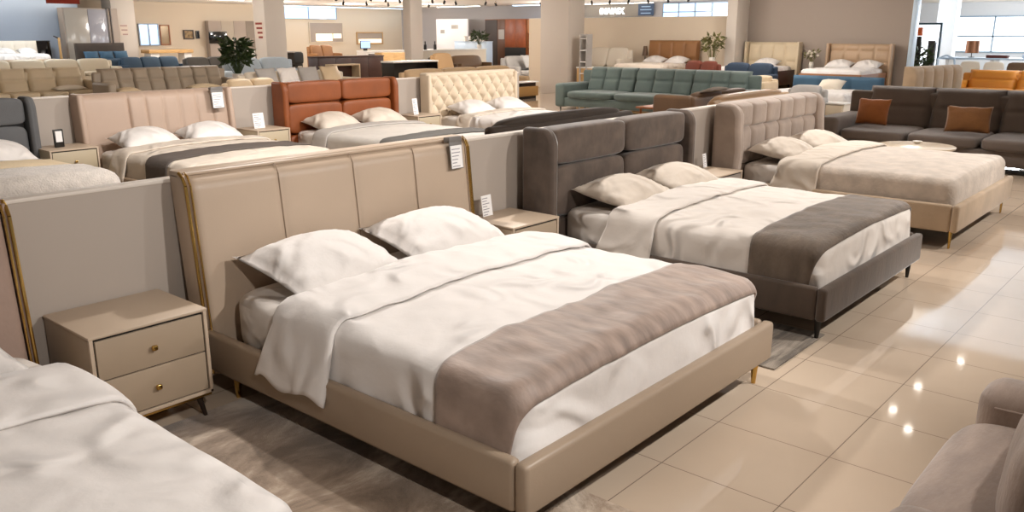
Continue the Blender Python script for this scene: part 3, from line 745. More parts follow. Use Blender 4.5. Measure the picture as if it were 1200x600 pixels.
t = thing('side_panel_table', 'tan wooden side table beside the sand sofa', 'side table', (19.4, 8.2, 0)); obj('table_top', B().box(-.22, .22, -.22, .22, .52, .56, .01), oak, t); obj('leg', B().box(-.2, -.15, -.2, .2, 0, .52), oak, t); obj('leg', B().box(.15, .2, -.2, .2, 0, .52), oak, t)
t = thing('side_table', 'small dark side table in front of the grey beige armchair', 'side table', (15.9, 6.3, 0)); obj('table_top', B().box(-.2, .2, -.2, .2, .48, .52, .01), white_gloss, t); obj('body', B().box(-.18, .18, -.18, .18, .05, .48, .01), walnut, t); obj('plinth', B().box(-.16, .16, -.16, .16, 0, .05), black_metal, t)

# far right: beds along the taupe and cream walls, on low display platforms
def platform(label, x0, x1, y0, y1, h):
    t = thing('display_platform', label, 'platform', ((x0 + x1) / 2, (y0 + y1) / 2, 0)); hx, hy = (x1 - x0) / 2, (y1 - y0) / 2
    obj('deck', B().box(-hx, hx, -hy, hy, h - .04, h, .005), oak, t); obj('skirt', B().box(-hx + .02, hx - .02, -hy + .02, hy - .02, 0, h - .04), walnut, t)
PH = .38
platform('wooden display platform under the beds by the taupe wall', 21.3, 24.05, 7.1, 11.4, PH)
platform('wooden display platform under the orange tan bed', 21.2, 24.05, 12.6, 15.0, PH)
platform('wooden display platform under the cream daybed sofa', 22.52, 24.05, 15.05, 17.2, PH)
def wall_bed(label, cy, w, m, base, cols, rows, top, dl, pl, wing=0, dm=white_cotton, X=23.75, bdm=None):
    simple_bed(label, (X, cy, PH), -90, w, 1.95, top, m, base, sheet_cotton, cols, rows, wing=wing, foot_h=.50)
    b = drape(B(), 0, 0, 0, 1.3, w / 2 - .02, 1.4, .6, .08, .16, .02, 0, 40, 30, cy); o = obj('duvet', b, dm, None, sharp=0, solid=.012)
    o.location = (X - .55, cy, PH); o.rotation_euler = (0, 0, R(-90)); tag(o, dl, 'duvet')
    place_pillows(X, cy, PH + .66, -90, w * .92, pl)
wall_bed('orange tan panelled bed against the cream wall', 13.9, 1.75, orange_tan, beige_base, even(4), [0, .55, 1], 1.28, 'cream duvet on the orange tan panelled bed', ['white pillow, left one on the orange tan bed', 'white pillow, right one on the orange tan bed'], dm=cream_cotton)
wall_bed('cream panelled bed beside the right column', 10.6, 1.5, cream_leather, walnut, even(4), [0, .55, 1], 1.25, 'white duvet on the cream panelled bed', ['white pillow on the cream panelled bed'], wing=.12)
wall_bed('tan panelled bed with brown footboard by the taupe wall', 8.15, 1.6, M('pale_tan_leather', 'b5987a', .5), M('brown_footboard', '8a5a32', .5), even(4), [0, .6, .85, 1], 1.22, 'white duvet on the tan panelled bed by the taupe wall', ['white pillow, left one on the tan panelled bed', 'white pillow, right one on the tan panelled bed'], wing=.1)
t = thing('bedside_table', 'small bedside table between the cream and tan panelled beds', 'bedside table', (23.6, 9.35, PH)); obj('body', B().box(-.2, .2, -.2, .2, 0, .5, .01), wall_taupe, t); obj('top', B().box(-.22, .22, -.22, .22, .5, .53, .005), walnut, t)
def vase_plant(label, loc, n, hh, spread, leafm, potr=.07, poth=.18, seed=0, name='vase_of_flowers', cat='vase', leaf_len=.12, blooms=None):
    t = thing(name, label, cat, loc); rn = random.Random(seed)
    obj('vase', B().rod((0, 0, 0), (0, 0, poth * .6), potr * .7, potr, 16).rod((0, 0, poth * .6), (0, 0, poth), potr, potr * .75, 16), pot, t)
    st = B(); lf = B()
    for i in range(n):
        a = rn.uniform(0, 2 * PI); r = spread * math.sqrt(rn.random()); z = poth + hh * rn.uniform(.35, 1)
        p = Vector((r * math.cos(a), r * math.sin(a), z)); 
        if i % 3 == 0: st.rod((0, 0, poth * .8), p, .006, .003, 5)
        d = Vector((math.cos(a) * rn.uniform(.2, 1), math.sin(a) * rn.uniform(.2, 1), rn.uniform(-.5, .6))).normalized(); q = d.cross(Vector((rn.uniform(-1, 1), rn.uniform(-1, 1), 1))).normalized()
        L = leaf_len * rn.uniform(.6, 1.2); W = L * .22
        up = d.cross(q) * L * .08
        lf.add([p, p + d * L * .35 + q * W + up, p + d * L, p + d * L * .35 - q * W + up, p + d * L * .5 - up], [(0, 1, 4), (1, 2, 4), (2, 3, 4), (3, 0, 4)])
    obj('stems', st, leafm, t); obj('foliage', lf, leafm, t, sharp=0)
    if blooms:
        b = B()
        for i in range(blooms): a = rn.uniform(0, 6.3); r = spread * rn.random(); b.puff(r * math.cos(a), r * math.sin(a), poth + hh * rn.uniform(.5, 1), .04, .04, .035, 2, 4)
        obj('blooms', b, ivory, t)
    return t
vase_plant('white vase of pale flowers between the wall beds', (23.55, 9.35, PH + .53), 40, .3, .18, leaf_dry, .07, .2, 2, blooms=9)
vase_plant('tall leafy plant in white pot beside the orange tan bed', (22.9, 12.05, 0), 90, .62, .24, leaf_dry, .11, 1.2, 3, 'potted_plant', 'plant', .2)
sofa('cream daybed sofa by the cream wall beside the large column', (23.7, 16.1, PH), 1.75, -90, ivory, n=2, d=.9, back=1.05, arm_w=.18, arm_h=.7)
t = thing('drawer_unit', 'tan low drawer unit in front of the cream daybed sofa', 'drawer unit', (22.0, 15.6, 0)); obj('body', B().box(-.25, .25, -.5, .5, .05, .82, .01), oak, t); obj('top', B().box(-.27, .27, -.52, .52, .82, .86, .005), white_gloss, t); obj('plinth', B().box(-.22, .22, -.46, .46, 0, .05), black_metal, t)
t = thing('lamp', 'small dark bedside lamp left of the orange tan bed', 'lamp', (23.8, 14.9, PH)); obj('pole', B().rod((0, 0, .02), (0, 0, .85), .015, .012, 8), black_metal, t); obj('base', B().rod((0, 0, 0), (0, 0, .02), .1, .1, 16), black_metal, t); obj('lamp_shade', B().rod((0, 0, .8), (0, 0, 1.1), .1, .06, 16), saddle, t)
t = thing('shelf_rack', 'narrow shelf rack with small goods beside the large column', 'shelf', (22.0, 15.83, 0), -90)
fr = B()
for sx in (-.12, .12): fr.box(sx - .015, sx + .015, -.3, 0, 0, 1.85)
obj('uprights', fr, light_grey, t)
for z in (.3, .65, 1.0, 1.35, 1.7): obj('shelf', B().box(-.12, .12, -.3, 0, z, z + .025), white_gloss, t)
sofa('rust red sofa behind the teal sofa', (20.6, 11.05, 0), 1.1, -90, M('rust_red_fabric', '6d3321', .8, .15, 80, .08), n=2, d=.85, back=1.18, arm_w=.12, arm_h=.8, seat=.5)
sofa('navy blue sofa behind the right end of the teal sofa', (20.6, 9.7, 0), 1.5, -90, deep_blue, n=2, d=.85, back=1.16, arm_w=.12, arm_h=.9, seat=.5)

# far right corner
t = thing('headboard_display', 'tan ribbed bed behind the charcoal sofa', 'bed', (21.9, 5.65, 0), -12)
hb_grid(t, 2.3, 1.14, M('tan_velvet', 'b49a7c', .8, .1, 50, .08, 4, .3), even(5), [0, 1], .09, .2, .05, 0, 4, nu=80, nv=16, r=.06)
obj('mattress', B().puff(.05, -1.0, .36, 1.0, .98, .2, 8, 8), cream_cotton, t, sharp=0); obj('base', B().box(-1.05, 1.1, -2.02, 0, .05, .28, .03), MATS['tan_velvet'], t)
b = drape(B(), 0, 0, 0, 1.5, 1.02, 1.6, .60, .08, .2, .03, 0, 40, 40, 9, 2.5); o = obj('quilt', b, M('apricot_quilt', 'c98f4f', .8, .5, 14, .3, 6), None, sharp=0, solid=.012); o.location = (21.85, 5.3, 0); o.rotation_euler = (0, 0, R(-12)); tag(o, 'crumpled apricot quilt on the tan ribbed bed', 'quilt')
sofa('amber leather sofa by the right edge, below the window', (26.6, 4.2, 0), 4.0, -90, amber, n=3, d=.95, seat=.42, back=.9, arm_w=.2, arm_h=.62, rows=2, cols=1)
t = thing('table', 'white table in front of the amber leather sofa', 'table', (24.2, 4.05, 0)); obj('table_top', B().box(-.4, .4, -.5, .5, .44, .48, .01), white_gloss, t); obj('pedestal', B().box(-.25, .25, -.3, .3, 0, .44), white_gloss, t)
for lb, x, y, m in (('pale beige dining chair back, left of two by the window', 29.5, 6.7, ivory), ('pale beige dining chair back, right of two by the window', 29.3, 6.0, ivory), ('dark brown chair, left of two under the window', 29.2, 5.35, saddle), ('dark brown chair, right of two under the window', 29.1, 4.7, saddle)):
    t = thing('dining_chair', lb, 'chair', (x, y, 0), -90); obj('seat', B().puff(0, -.22, .46, .26, .24, .05, 5, 5), m, t); obj('backrest', B().puff(0, 0, .74, .28, .045, .30, 5, 6), m, t)
    for sx in (-1, 1):
        for sy in (-.4, -.04): obj('leg', B().rod((sx * .22, sy, .44), (sx * .24, sy, 0), .016, .012, 6), black_metal, t)
t = thing('dining_table', 'white dining table with blue grey top by the window', 'table', (30.8, 5.6, 0)); obj('table_top', B().box(-.5, .5, -2.2, 2.2, 1.06, 1.12, .01), ice_blue, t)
for sy in (-2.0, -.7, .7, 2.0): obj('leg', B().box(-.4, .4, sy - .05, sy + .05, 0, 1.06), white_gloss, t)
for lb, y, m, sz in (('dark red flat box on the blue grey table', 6.2, M('dark_red_card', '5d2a22', .6), (.16, .30, .07)), ('pale blue box on the blue grey table', 5.3, ice_blue, (.15, .2, .1)), ('grey blue box at right on the blue grey table', 4.6, M('grey_blue', '7f98ad', .6), (.15, .16, .12))):
    t = thing('box', lb, 'box', (30.6, y, 1.12)); obj('body', B().box(-sz[0], sz[0], -sz[1], sz[1], 0, sz[2], .008), m, t); obj('lid', B().box(-sz[0] - .005, sz[0] + .005, -sz[1] - .005, sz[1] + .005, sz[2], sz[2] + .02, .005), m, t)
t = thing('table_lamp', 'copper drum table lamp on the blue grey table', 'lamp', (30.8, 7.0, 1.12)); obj('base', B().rod((0, 0, 0), (0, 0, .02), .09, .09, 16), black_metal, t); obj('stem', B().rod((0, 0, .02), (0, 0, .18), .012, .012, 8), black_metal, t); obj('lamp_shade', B().rod((0, 0, .14), (0, 0, .52), .2, .19, 24), M('copper_shade', '9b6a4c', .4, metal=.6), t)
# window wall
fr = B(); x = 45.93
def win(name, y0, y1, z0, z1, X, ny, nzs, glass, axis='x', fm=alu, th=.06):
    f = B(); 
    ys = [y0 + (y1 - y0) * i / ny for i in range(ny + 1)]
    for y in ys: f.box(X - .05, X + .03, y - th / 2, y + th / 2, z0, z1)
    for z in nzs: f.box(X - .05, X + .03, y0, y1, z - th / 2, z + th / 2)
    o = obj(name, f if axis == 'x' else f.map(lambda a, b, c: (b, a, c)), fm); o['kind'] = 'structure'
    g = B().box(X, X + .02, y0, y1, z0, z1)
    p = obj('glass_pane', g if axis == 'x' else g.map(lambda a, b, c: (b, a, c)), glass, o)
    return o
win('window_1', -3.0, 11.2, 1.0, 2.63, 45.93, 9, (1.0, 1.72, 2.63), bright_glass, th=.07, fm=M('pale_mullion', '93a6b5', .4))
win('window_2', 18.2, 21.6, 2.58, 3.22, 35.93, 4, (2.58, 2.82, 3.22), sky_glass, th=.04)
win('blue_light_patch', 27.2, 31.0, 2.62, 3.25, 39.94, 2, (2.62, 3.25), sky_glass, axis='y', th=.03)  # glowing panel added to imitate a patch of blue light on the wall
win('window_4', 19.45, 20.4, 1.31, 2.28, 39.93, 2, (1.31, 2.28), sky_glass, axis='y', th=.05)
struct('wall_pillar_white', B().box(33, 33.5, 8.15, 8.75, 0, CEIL, .01), wall_white)
struct('wall_glazed_corner', B().box(30, 30.05, 8.75, 10.4, 2.2, CEIL), M('frosted_white', 'cfd9e2', .4))
struct('trim_1', B().box(24.06, 24.4, 6.9, 7.0, 0, CEIL, .01), M('bluish_trim', 'c9dcec', .4))
t = thing('glass_doorway', 'tall glass doorway with dark frame beside the white pillar', 'doorway', (30.2, 8.3, 0), -90)
f = B()
for sx in (-.46, .46): f.box(sx - .03, sx + .03, -.04, .04, 0, 2.2)
f.box(-.46, .46, -.04, .04, 2.14, 2.2); obj('frame', f, M('dark_teal_metal', '3d5560', .4), t); obj('glass_pane', B().box(-.44, .44, -.01, .01, .05, 2.14), bright_glass, t)
t = thing('display_totem', 'dark display totem with orange top panel by the doorway', 'display stand', (28.6, 8.12, 0), -90)
obj('body', B().box(-.17, .17, -.06, .06, 0, 1.78, .01), black_metal, t); obj('orange_panel', B().box(-.17, .17, -.07, .06, 1.80, 2.05, .01), M('orange_panel', 'c9622e', .5), t)
t = thing('floor_display', 'narrow dark display stand inside the doorway', 'display stand', (29.0, 7.75, 0), -90); obj('body', B().box(-.1, .1, -.05, .05, 0, 1.65, .01), M('dark_grey', '3b3a38', .5), t); obj('edge_strip', B().box(.1, .13, -.05, .05, 0, 1.6), alu, t)
vase_plant('dark leafy plant in front of the display totem', (27.6, 7.72, 0), 120, 1.0, .3, leaf, .14, .45, 8, 'potted_plant', 'plant', .26)
t = thing('chair', 'pale blue plastic chair beside the doorway', 'chair', (29.6, 7.35, 0), -60); obj('seat', B().puff(0, 0, .8, .28, .26, .04, 4, 5), ice_blue, t)
bk = B().tube([(-.26, .22, .8), (-.24, .28, 1.1), (0, .3, 1.2), (.24, .28, 1.1), (.26, .22, .8)], .03); obj('backrest', bk, ice_blue, t)
for sx in (-1, 1):
    for sy in (-1, 1): obj('leg', B().rod((sx * .2, sy * .18, .8), (sx * .26, sy * .24, 0), .02, .015, 6), ice_blue, t)

# sign band on the far side wall
t = thing('shop_sign', 'dark fascia sign with white lettering above the cream wall', 'sign', (35.9, 24.15, 2.64), -90)
obj('fascia', B().box(-2.0, 2.0, -.08, .09, 0, .60), M('fascia_grey', '6d675f', .6), t)
def letters(txt, size, mat, parent, loc, ext=.02):
    cu = bpy.data.curves.new('lettering', 'FONT'); cu.body = txt; cu.size = size; cu.extrude = ext; cu.align_x = 'CENTER'; cu.offset = .02
    o = bpy.data.objects.new('lettering', cu); C.objects.link(o); bpy.context.view_layer.update()
    me = bpy.data.meshes.new_from_object(o.evaluated_get(bpy.context.evaluated_depsgraph_get())); bpy.data.objects.remove(o)
    me.materials.clear(); me.materials.append(mat); m = bpy.data.objects.new('lettering', me); C.objects.link(m); m.parent = parent; m.location = loc; m.rotation_euler = (R(90), 0, 0); return m
letters('fMAIAIX', .40, M('white_letter', 'f2f6f6', .5, emit=.9), t, (-.27, -.1, .14))
bs = obj('blue_panel', B().box(1.25, 2.12, -.1, -.08, .04, .58), M('navy_sign', '1c3350', .5), t)
b = B()
for z, l in ((.45, .5), (.31, .62), (.15, .55)): b.box(1.68 - l / 2, 1.68 + l / 2, -.108, -.1, z - .02, z + .02)
obj('printed_lines', b, M('pale_blue_print', '7f9bb8', .6), bs)

# -- left background -----------------------------------------------------------------
def back_row(label, x0, x1, y, mat, **k):
    return sofa(label, ((x0 + x1) / 2, y, 0), x1 - x0, 0, mat, **k)
back_row('cream leather high back sofa at left behind the second row', 6.9, 9.9, 23.6, cream_leather, n=4, d=1.0, seat=.45, back=1.02, arm_w=.14, arm_h=.7, rows=2, cols=1)
back_row('olive taupe leather sofa right of the cream high back sofa', 9.15, 12.8, 21.6, olive_leather, n=4, d=1.0, seat=.45, back=1.03, arm_w=.2, arm_h=.72, rows=2, cols=2)
pillow('cushion', 'pale cushion lying on the left seat of the olive taupe sofa', (9.75, 20.95, .50), .6, .4, .1, sand, seed=4, n=12)
pillow('cushion', 'pale cushion lying on the right seat of the olive taupe sofa', (11.8, 20.95, .50), .9, .4, .1, blanket_yellow, seed=5, n=12)
pillow('cushion', 'white cushion on the right seat of the cream high back sofa', (9.2, 22.95, .50), .8, .4, .1, ivory, seed=6, n=12)
back_row('ivory low sofa with rolled cushions at the left edge', 10.4, 15.6, 34.6, M('pale_ivory_leather', 'c9bba3', .5), n=4, d=.95, back=.92, arm_w=.2)
back_row('navy fabric sofa behind the ivory low sofa', 16.0, 18.6, 35.0, navy, n=3, d=.95, back=.93, arm_w=.1)
back_row('dusty grey sofa right of the navy fabric sofa', 17.9, 20.1, 33.4, dusty_grey, n=2, d=.95, back=.92, arm_w=.1)
back_row('pale blue grey sofa left of the notice column', 14.3, 16.9, 24.3, pale_blue, n=2, d=.95, back=1.13, arm_w=.2, arm_h=.75)
back_row('ivory sofa with loose cushions in front of pale blue sofa', 11.9, 15.3, 19.6, ivory, n=4, d=.95, back=.92, arm_w=.2, arm_h=.7)
for i, (x, m, lb) in enumerate(((12.5, light_grey, 'light grey cushion, leftmost on the ivory sofa'), (13.15, white_cotton, 'white cushion, second from left on the ivory sofa'), (13.8, light_grey, 'light grey cushion, third from left on the ivory sofa'), (14.5, sand, 'sand cushion, fourth from left on the ivory sofa'))):
    pillow('cushion', lb, (x, 19.05, .80), .62, .5, .12, m, rx=62, seed=i, n=12)
back_row('beige low back sofa just behind the second partition', 9.1, 10.4, 15.6, sand, n=2, d=.9, back=1.0, arm_w=.12)
t = thing('sideboard', 'dark walnut cabinet in the middle background', 'cabinet', (17.85, 22.3, 0)); obj('carcass', B().box(-1.35, 1.35, 0, .5, .06, 1.12, .01), walnut, t); obj('top', B().box(-1.37, 1.37, -.02, .5, 1.12, 1.16, .005), walnut, t)
for i in range(4): obj('door', B().box(-1.33 + i * .665, -1.33 + i * .665 + .655, -.02, 0, .1, 1.1, .004), walnut, t)
obj('plinth', B().box(-1.3, 1.3, .03, .48, 0, .06), black_metal, t)
t = thing('open_box_shelf', 'cream open box shelf in front of walnut cabinet', 'shelf', (16.3, 20.6, 0))
f = B(); f.box(-.5, .5, 0, .4, .94, .98); f.box(-.5, -.46, 0, .4, 0, .94); f.box(.46, .5, 0, .4, 0, .94); obj('frame', f, sand, t); obj('back_panel', B().box(-.46, .46, .36, .4, 0, .94), walnut, t)
t = thing('low_table', 'black open table with white top in the background', 'table', (18.3, 20.0, 0)); obj('table_top', B().box(-.95, .95, -.3, .3, 1.0, 1.05, .01), white_gloss, t)
for sx in (-1, 1): obj('side', B().box(sx * .93, sx * .88, -.28, .28, 0, 1.0), black_metal, t)
obj('back_panel', B().box(-.88, .88, .2, .26, .05, 1.0), black_metal, t)
back_row('tan low back sofa behind the cream buttoned bed', 15.6, 20.2, 17.6, M('camel_fabric', 'b49a78', .8, .15, 60), n=3, d=.9, back=.93, arm_w=.15)
t = thing('sideboard', 'low honey wood sideboard with white top beside large column', 'sideboard', (19.25, 16.1, 0)); obj('carcass', B().box(-.6, .6, 0, .45, .08, .36, .01), M('golden_wood', '9a7440', .5), t); obj('top', B().box(-.62, .62, -.02, .46, .47, .50, .005), white_gloss, t)
obj('drawer', B().box(-.58, .58, -.015, 0, .12, .34, .005), MATS['golden_wood'], t); obj('rail', B().box(-.6, .6, .1, .4, .36, .47), dark_wood, t); obj('plinth', B().box(-.55, .55, .05, .4, 0, .08), black_metal, t)
back_row('light grey corner sofa left of the large column', 25.4, 29.0, 22.6, light_grey, n=3, d=1.0, back=1.0, arm_w=.2)
pillow('cushion', 'pale grey cushion, left one on the light grey corner sofa', (26.4, 21.9, .78), .75, .6, .14, M('silver_fabric', 'b9b6b2', .8, .1, 60), rx=60, seed=4, n=12)
pillow('cushion', 'pale grey cushion, right one on the light grey corner sofa', (27.5, 21.9, .78), .75, .6, .14, MATS['silver_fabric'], rx=60, seed=5, n=12)
for lb, x, y, m, wd, top in (('tan square back armchair in middle background', 22.8, 23.3, M('tan_fabric', 'b08d62', .7), 1.1, 1.16), ('brown leather armchair, left of two in middle background', 25.6, 26.4, saddle, 1.0, .96), ('brown leather armchair, right of two in middle background', 27.5, 26.6, M('brown_leather', '6f5233', .5), 2.0, .93), ('orange brown armchair near the far column', 22.6, 27.5, oak_dark, 1.2, .92)):
    sofa(lb, (x, y, 0), wd, 0, m, n=1, d=.85, back=top, arm_w=.1, arm_h=.62, name='armchair', cat='armchair')
t = thing('wood_cabinet', 'pale oak cabinet beside the far column', 'cabinet', (20.8, 23.6, 0)); obj('carcass', B().box(-.55, .55, 0, .4, .05, 1.2, .01), oak, t); obj('door', B().box(-.53, 0, -.015, 0, .08, 1.18, .004), oak, t); obj('door', B().box(.004, .53, -.015, 0, .08, 1.18, .004), oak, t); obj('plinth', B().box(-.5, .5, .03, .38, 0, .05), black_metal, t)
t = thing('display_counter', 'long cream display counter in the middle background', 'counter', (27.9, 27.6, 0)); obj('body', B().box(-2.2, 2.2, 0, .5, 0, 1.12, .01), ivory, t); obj('top', B().box(-2.22, 2.22, -.02, .52, 1.12, 1.16, .005), white_gloss, t)
vase_plant('dark green plant in white pot on the cream display counter', (29.9, 27.85, 1.16), 110, .55, .32, leaf, .12, .2, 12, 'potted_plant', 'plant', .24)
for i, (x, lb) in enumerate(((24.4, 'left'), (25.0, 'right'))):
    t = thing('black_vase', f'dark bottle vase, {lb} one on counter near the far column', 'vase', (x + 2.0, 27.85, 1.16)); obj('body', B().rod((0, 0, 0), (0, 0, .22), .07, .06, 12), black_metal, t); obj('neck', B().rod((0, 0, .22), (0, 0, .36), .025, .025, 10), black_metal, t)
t = thing('ice_counter', 'pale blue sideboard in front of the honey wood wardrobe', 'sideboard', (32.6, 31.0, 0), -90); obj('carcass', B().box(-1.15, 1.15, 0, .45, .2, 1.42, .01), ice_blue, t); obj('top', B().box(-1.17, 1.17, -.02, .46, 1.42, 1.46, .005), ice_blue, t)
for i in range(3): obj('door', B().box(-1.13 + i * .755, -1.13 + i * .755 + .745, -.02, 0, .24, 1.4, .004), ice_blue, t)
for sx in (-1, 1): obj('leg', B().box(sx * 1.05 - .03, sx * 1.05 + .03, .05, .4, 0, .2), alu, t)
g0 = None
for i in range(4):
    lb = ('small white lidded jar, %s on the pale blue sideboard' % ('leftmost of four', 'second from left', 'third from left', 'rightmost of four')[i])
    if g0 is None:
        g0 = thing('jar', lb, 'jar', (32.5, 31.25, 1.46), group='jars on the pale blue sideboard'); obj('body', B().rod((0, 0, 0), (0, 0, .22), .1, .12, 14), white_gloss, g0); obj('lid', B().rod((0, 0, .22), (0, 0, .27), .12, .06, 14), pot, g0)
    else: dup(g0, lb, (32.5, 31.25 - i * .38, 1.46))
# honey wood wardrobe wall
t = thing('wardrobe', 'honey wood wardrobe with dark open section by grey wall', 'wardrobe', (34.6, 30.35, 0), -90)
obj('carcass', B().box(-1.45, 1.45, 0, .6, 0, 2.58, .01), oak_dark, t); obj('dark_section', B().box(-1.42, -.55, -.02, 0, .05, 2.55), M('espresso', '2a1a12', .4), t)
for i in range(2): obj('door', B().box(.0 + i * .72, .71 + i * .72, -.02, 0, 1.15, 2.55, .004), M('red_brown_wood', '8a4520', .4, 0, 10, .15, 4), t)
obj('door', B().box(-.53, -.01, -.02, 0, .05, 2.55, .004), M('brown_wood', '5b3720', .4), t); obj('open_niche', B().box(0, 1.43, -.025, 0, .6, 1.13), black_metal, t)
obj('drawer', B().box(0, 1.43, -.03, 0, .05, .58, .004), oak_dark, t); obj('notice', B().box(-.45, -.05, -.03, -.02, 1.55, 2.05), light_grey, t)
t = thing('bookcase', 'honey wood bookcase with open shelves beside the wardrobe', 'bookcase', (34.6, 28.05, 0), -90)
f = B()
for i in range(4): f.box(-.78 + i * .51, -.75 + i * .51, -.02, .4, 0, 2.56)
obj('uprights', f, oak_dark, t); obj('back_panel', B().box(-.76, .76, .38, .4, 0, 2.56), M('amber_wood', 'a8682d', .45, 0, 10, .12), t)
for z in (.3, .8, 1.15, 1.5, 1.85, 2.53): obj('shelf', B().box(-.76, .76, -.015, .38, z, z + .03), oak_dark, t)
for i in range(3): obj('door', B().box(-.74 + i * .51, -.74 + i * .51 + .47, -.03, -.01, 1.88, 2.52, .004), MATS['amber_wood'], t)
for i, (y, z, lb) in enumerate(((28.5, 1.53, 'upper left'), (28.05, 1.53, 'upper middle'), (27.55, 1.53, 'upper right'), (28.5, 1.18, 'lower left'), (28.0, 1.18, 'lower middle'))):
    t = thing('ornament', f'small pale ornament in the {lb} bookcase niche', 'ornament', (34.75, y, z)); obj('body', B().rod((0, 0, 0), (0, 0, .14), .05, .08, 10), (pot, brass)[i % 2], t); obj('top', B().rod((0, 0, .14), (0, 0, .2), .04, .02, 10), (brass, pot)[i % 2], t)
# white panel with drawings
t = thing('presentation_board', 'white display panel with small drawings beside the wardrobe', 'display panel', (34.6, 34.3, 0), -90); obj('board', B().box(-1.25, 1.2, 0, .1, 0, 2.62, .01), M('white_board', 'e6e6ea', .6), t)
for x, z, s in ((-.75, 1.95, .16), (.15, 2.2, .2), (.42, 2.2, .05)): obj('drawing', B().box(x - s, x + s, -.006, 0, z - .1, z + .1), light_grey, t)
# far wall furniture
def framed(name, label, x0, x1, z0, z1, y, fm, inner, cat='picture', depth=.06):
    t = thing(name, label, cat, ((x0 + x1) / 2, y, z0)); h = (x1 - x0) / 2; H = z1 - z0; e = .05
    f = B(); f.box(-h, h, -depth, 0, 0, e); f.box(-h, h, -depth, 0, H - e, H); f.box(-h, -h + e, -depth, 0, e, H - e); f.box(h - e, h, -depth, 0, e, H - e)
    obj('frame', f, fm, t); obj('picture', B().box(-h + e, h - e, -.03, 0, e, H - e), inner, t); return t
lit_panel = M('lit_niche', 'f3e2c6', .5, emit=1.2)
t = framed('wall_niche', 'large lit display niche on the cream back wall', 29.1, 31.45, 1.33, 2.46, 39.98, wall_cream, wall_taupe, 'niche')
obj('light_box', B().box(-.75, .35, -.08, -.03, .1, .5), lit_panel, t); obj('light_box', B().box(.45, 1.0, -.08, -.03, .25, .5), lit_panel, t)
t = framed('wall_niche', 'smaller lit display niche right of the large one', 32.4, 34.4, 1.22, 1.92, 39.98, oak, wall_taupe, 'niche'); obj('light_box', B().box(-.85, .85, -.08, -.03, .08, .3), lit_panel, t)
framed('mirror', 'framed mirror right of the left window', 20.48, 20.98, 1.31, 2.25, 39.97, oak_dark, M('mirror_glass', 'a58a6a', .1, metal=.6), 'mirror')
t = framed('picture', 'square picture with brown pattern on the cream wall', 21.68, 22.21, 1.57, 2.02, 39.97, dark_wood, M('brown_art', '8c7452', .7, 0, 10, .7, 8), 'picture')
framed('picture', 'small black picture right of the brown picture', 22.34, 22.51, 1.6, 1.98, 39.97, black_metal, black_gloss, 'picture')
t = thing('media_wall_unit', 'taupe media wall unit behind the black television', 'wall unit', (24.25, 39.6, 0)); 
for i, m in enumerate((wall_taupe, M('pale_taupe', 'a89b8a', .6), wall_taupe, M('dark_taupe', '85786a', .6))): obj('panel', B().box(-1.4 + i * .7, -1.4 + i * .7 + .69, 0, .3, 0, 2.46, .005), m, t)
t = thing('television', 'black television on the taupe media wall', 'television', (23.25, 39.5, 1.38)); obj('screen', B().box(-.5, .5, -.04, .0, 0, .56, .01), black_gloss, t); obj('bracket', B().box(-.1, .1, 0, .09, .2, .4), black_metal, t)
t = thing('dining_table', 'dark dining table with stone top under the television', 'table', (22.0, 33.0, 0)); obj('table_top', B().box(-1.2, 1.2, -.5, .5, 1.02, 1.08, .01), M('grey_stone', '9b9083', .3), t)
for sx in (-1, 1): obj('leg', B().box(sx * 1.0 - .08, sx * 1.0 + .08, -.3, .3, 0, 1.02), black_metal, t)
for lb, x, m in (('dark dining chair, left one at the stone topped table', 21.3, black_metal), ('dark blue dining chair in front of stone topped table', 21.8, deep_blue), ('dark dining chair, right one at the stone topped table', 22.8, black_metal)):
    t = thing('dining_chair', lb, 'chair', (x, 32.2, 0)); obj('seat', B().puff(0, .2, .5, .24, .24, .05, 5, 5), m, t); obj('backrest', B().puff(0, 0, .80, .25, .05, .26, 5, 6), m, t)
    for sx in (-1, 1):
        for sy in (.04, .4): obj('leg', B().rod((sx * .2, sy, .48), (sx * .22, sy, 0), .016, .012, 6), black_metal, t)
t = thing('poster_stand', 'white poster stand in front of dining table', 'stand', (20.2, 31.8, 0)); obj('board', B().box(-.18, .18, 0, .03, .6, 1.2, .005), paper, t); obj('pole', B().rod((0, .03, 0), (0, .03, .7), .015, .015, 8), alu, t); obj('base', B().box(-.18, .18, -.1, .16, 0, .02), alu, t)
t = thing('console_table', 'pale oak table below the left window', 'table', (19.7, 37.6, 0)); obj('table_top', B().box(-1.2, .9, -.4, .4, 1.0, 1.15, .01), oak, t); obj('leg', B().box(-1.1, -.7, -.3, .3, 0, 1.0), white_gloss, t); obj('leg', B().box(.5, .85, -.3, .3, 0, 1.0), white_gloss, t)
simple_bed('dark brown curved headboard bed with blue cushions', (15.98, 36.2, 0), 0, 2.0, 1.0, 1.48, dark_brown, dark_brown, navy, even(1), [0, 1], mt=.8)
for i, n_ in enumerate(('left', 'middle', 'right')):
    pillow('cushion', f'blue cushion, {n_} one on the dark brown bed', (15.4 + i * .6, 35.85, .98), .6, .4, .12, mid_blue, rx=65, seed=i, n=10)
simple_bed('pale panelled bed against the blue-lit wall', (12.6, 37.2, 0), 0, 2.6, 1.6, 1.58, ivory, beige_base, white_cotton, even(6), [0, 1], mt=1.05, foot_h=.9)
place_pillows(12.9, 37.2, 1.16, 0, 1.6, ['white pillow, left one on the pale panelled bed', 'white pillow, right one on the pale panelled bed'], back=.45)
t = thing('dark_cabinet', 'black cabinet between pale bed and wooden post', 'cabinet', (14.25, 37.6, 0)); obj('carcass', B().box(-.32, .3, 0, .4, 0, 1.58, .01), black_metal, t); obj('door', B().box(-.3, .28, -.015, 0, .1, 1.55, .004), black_gloss, t)
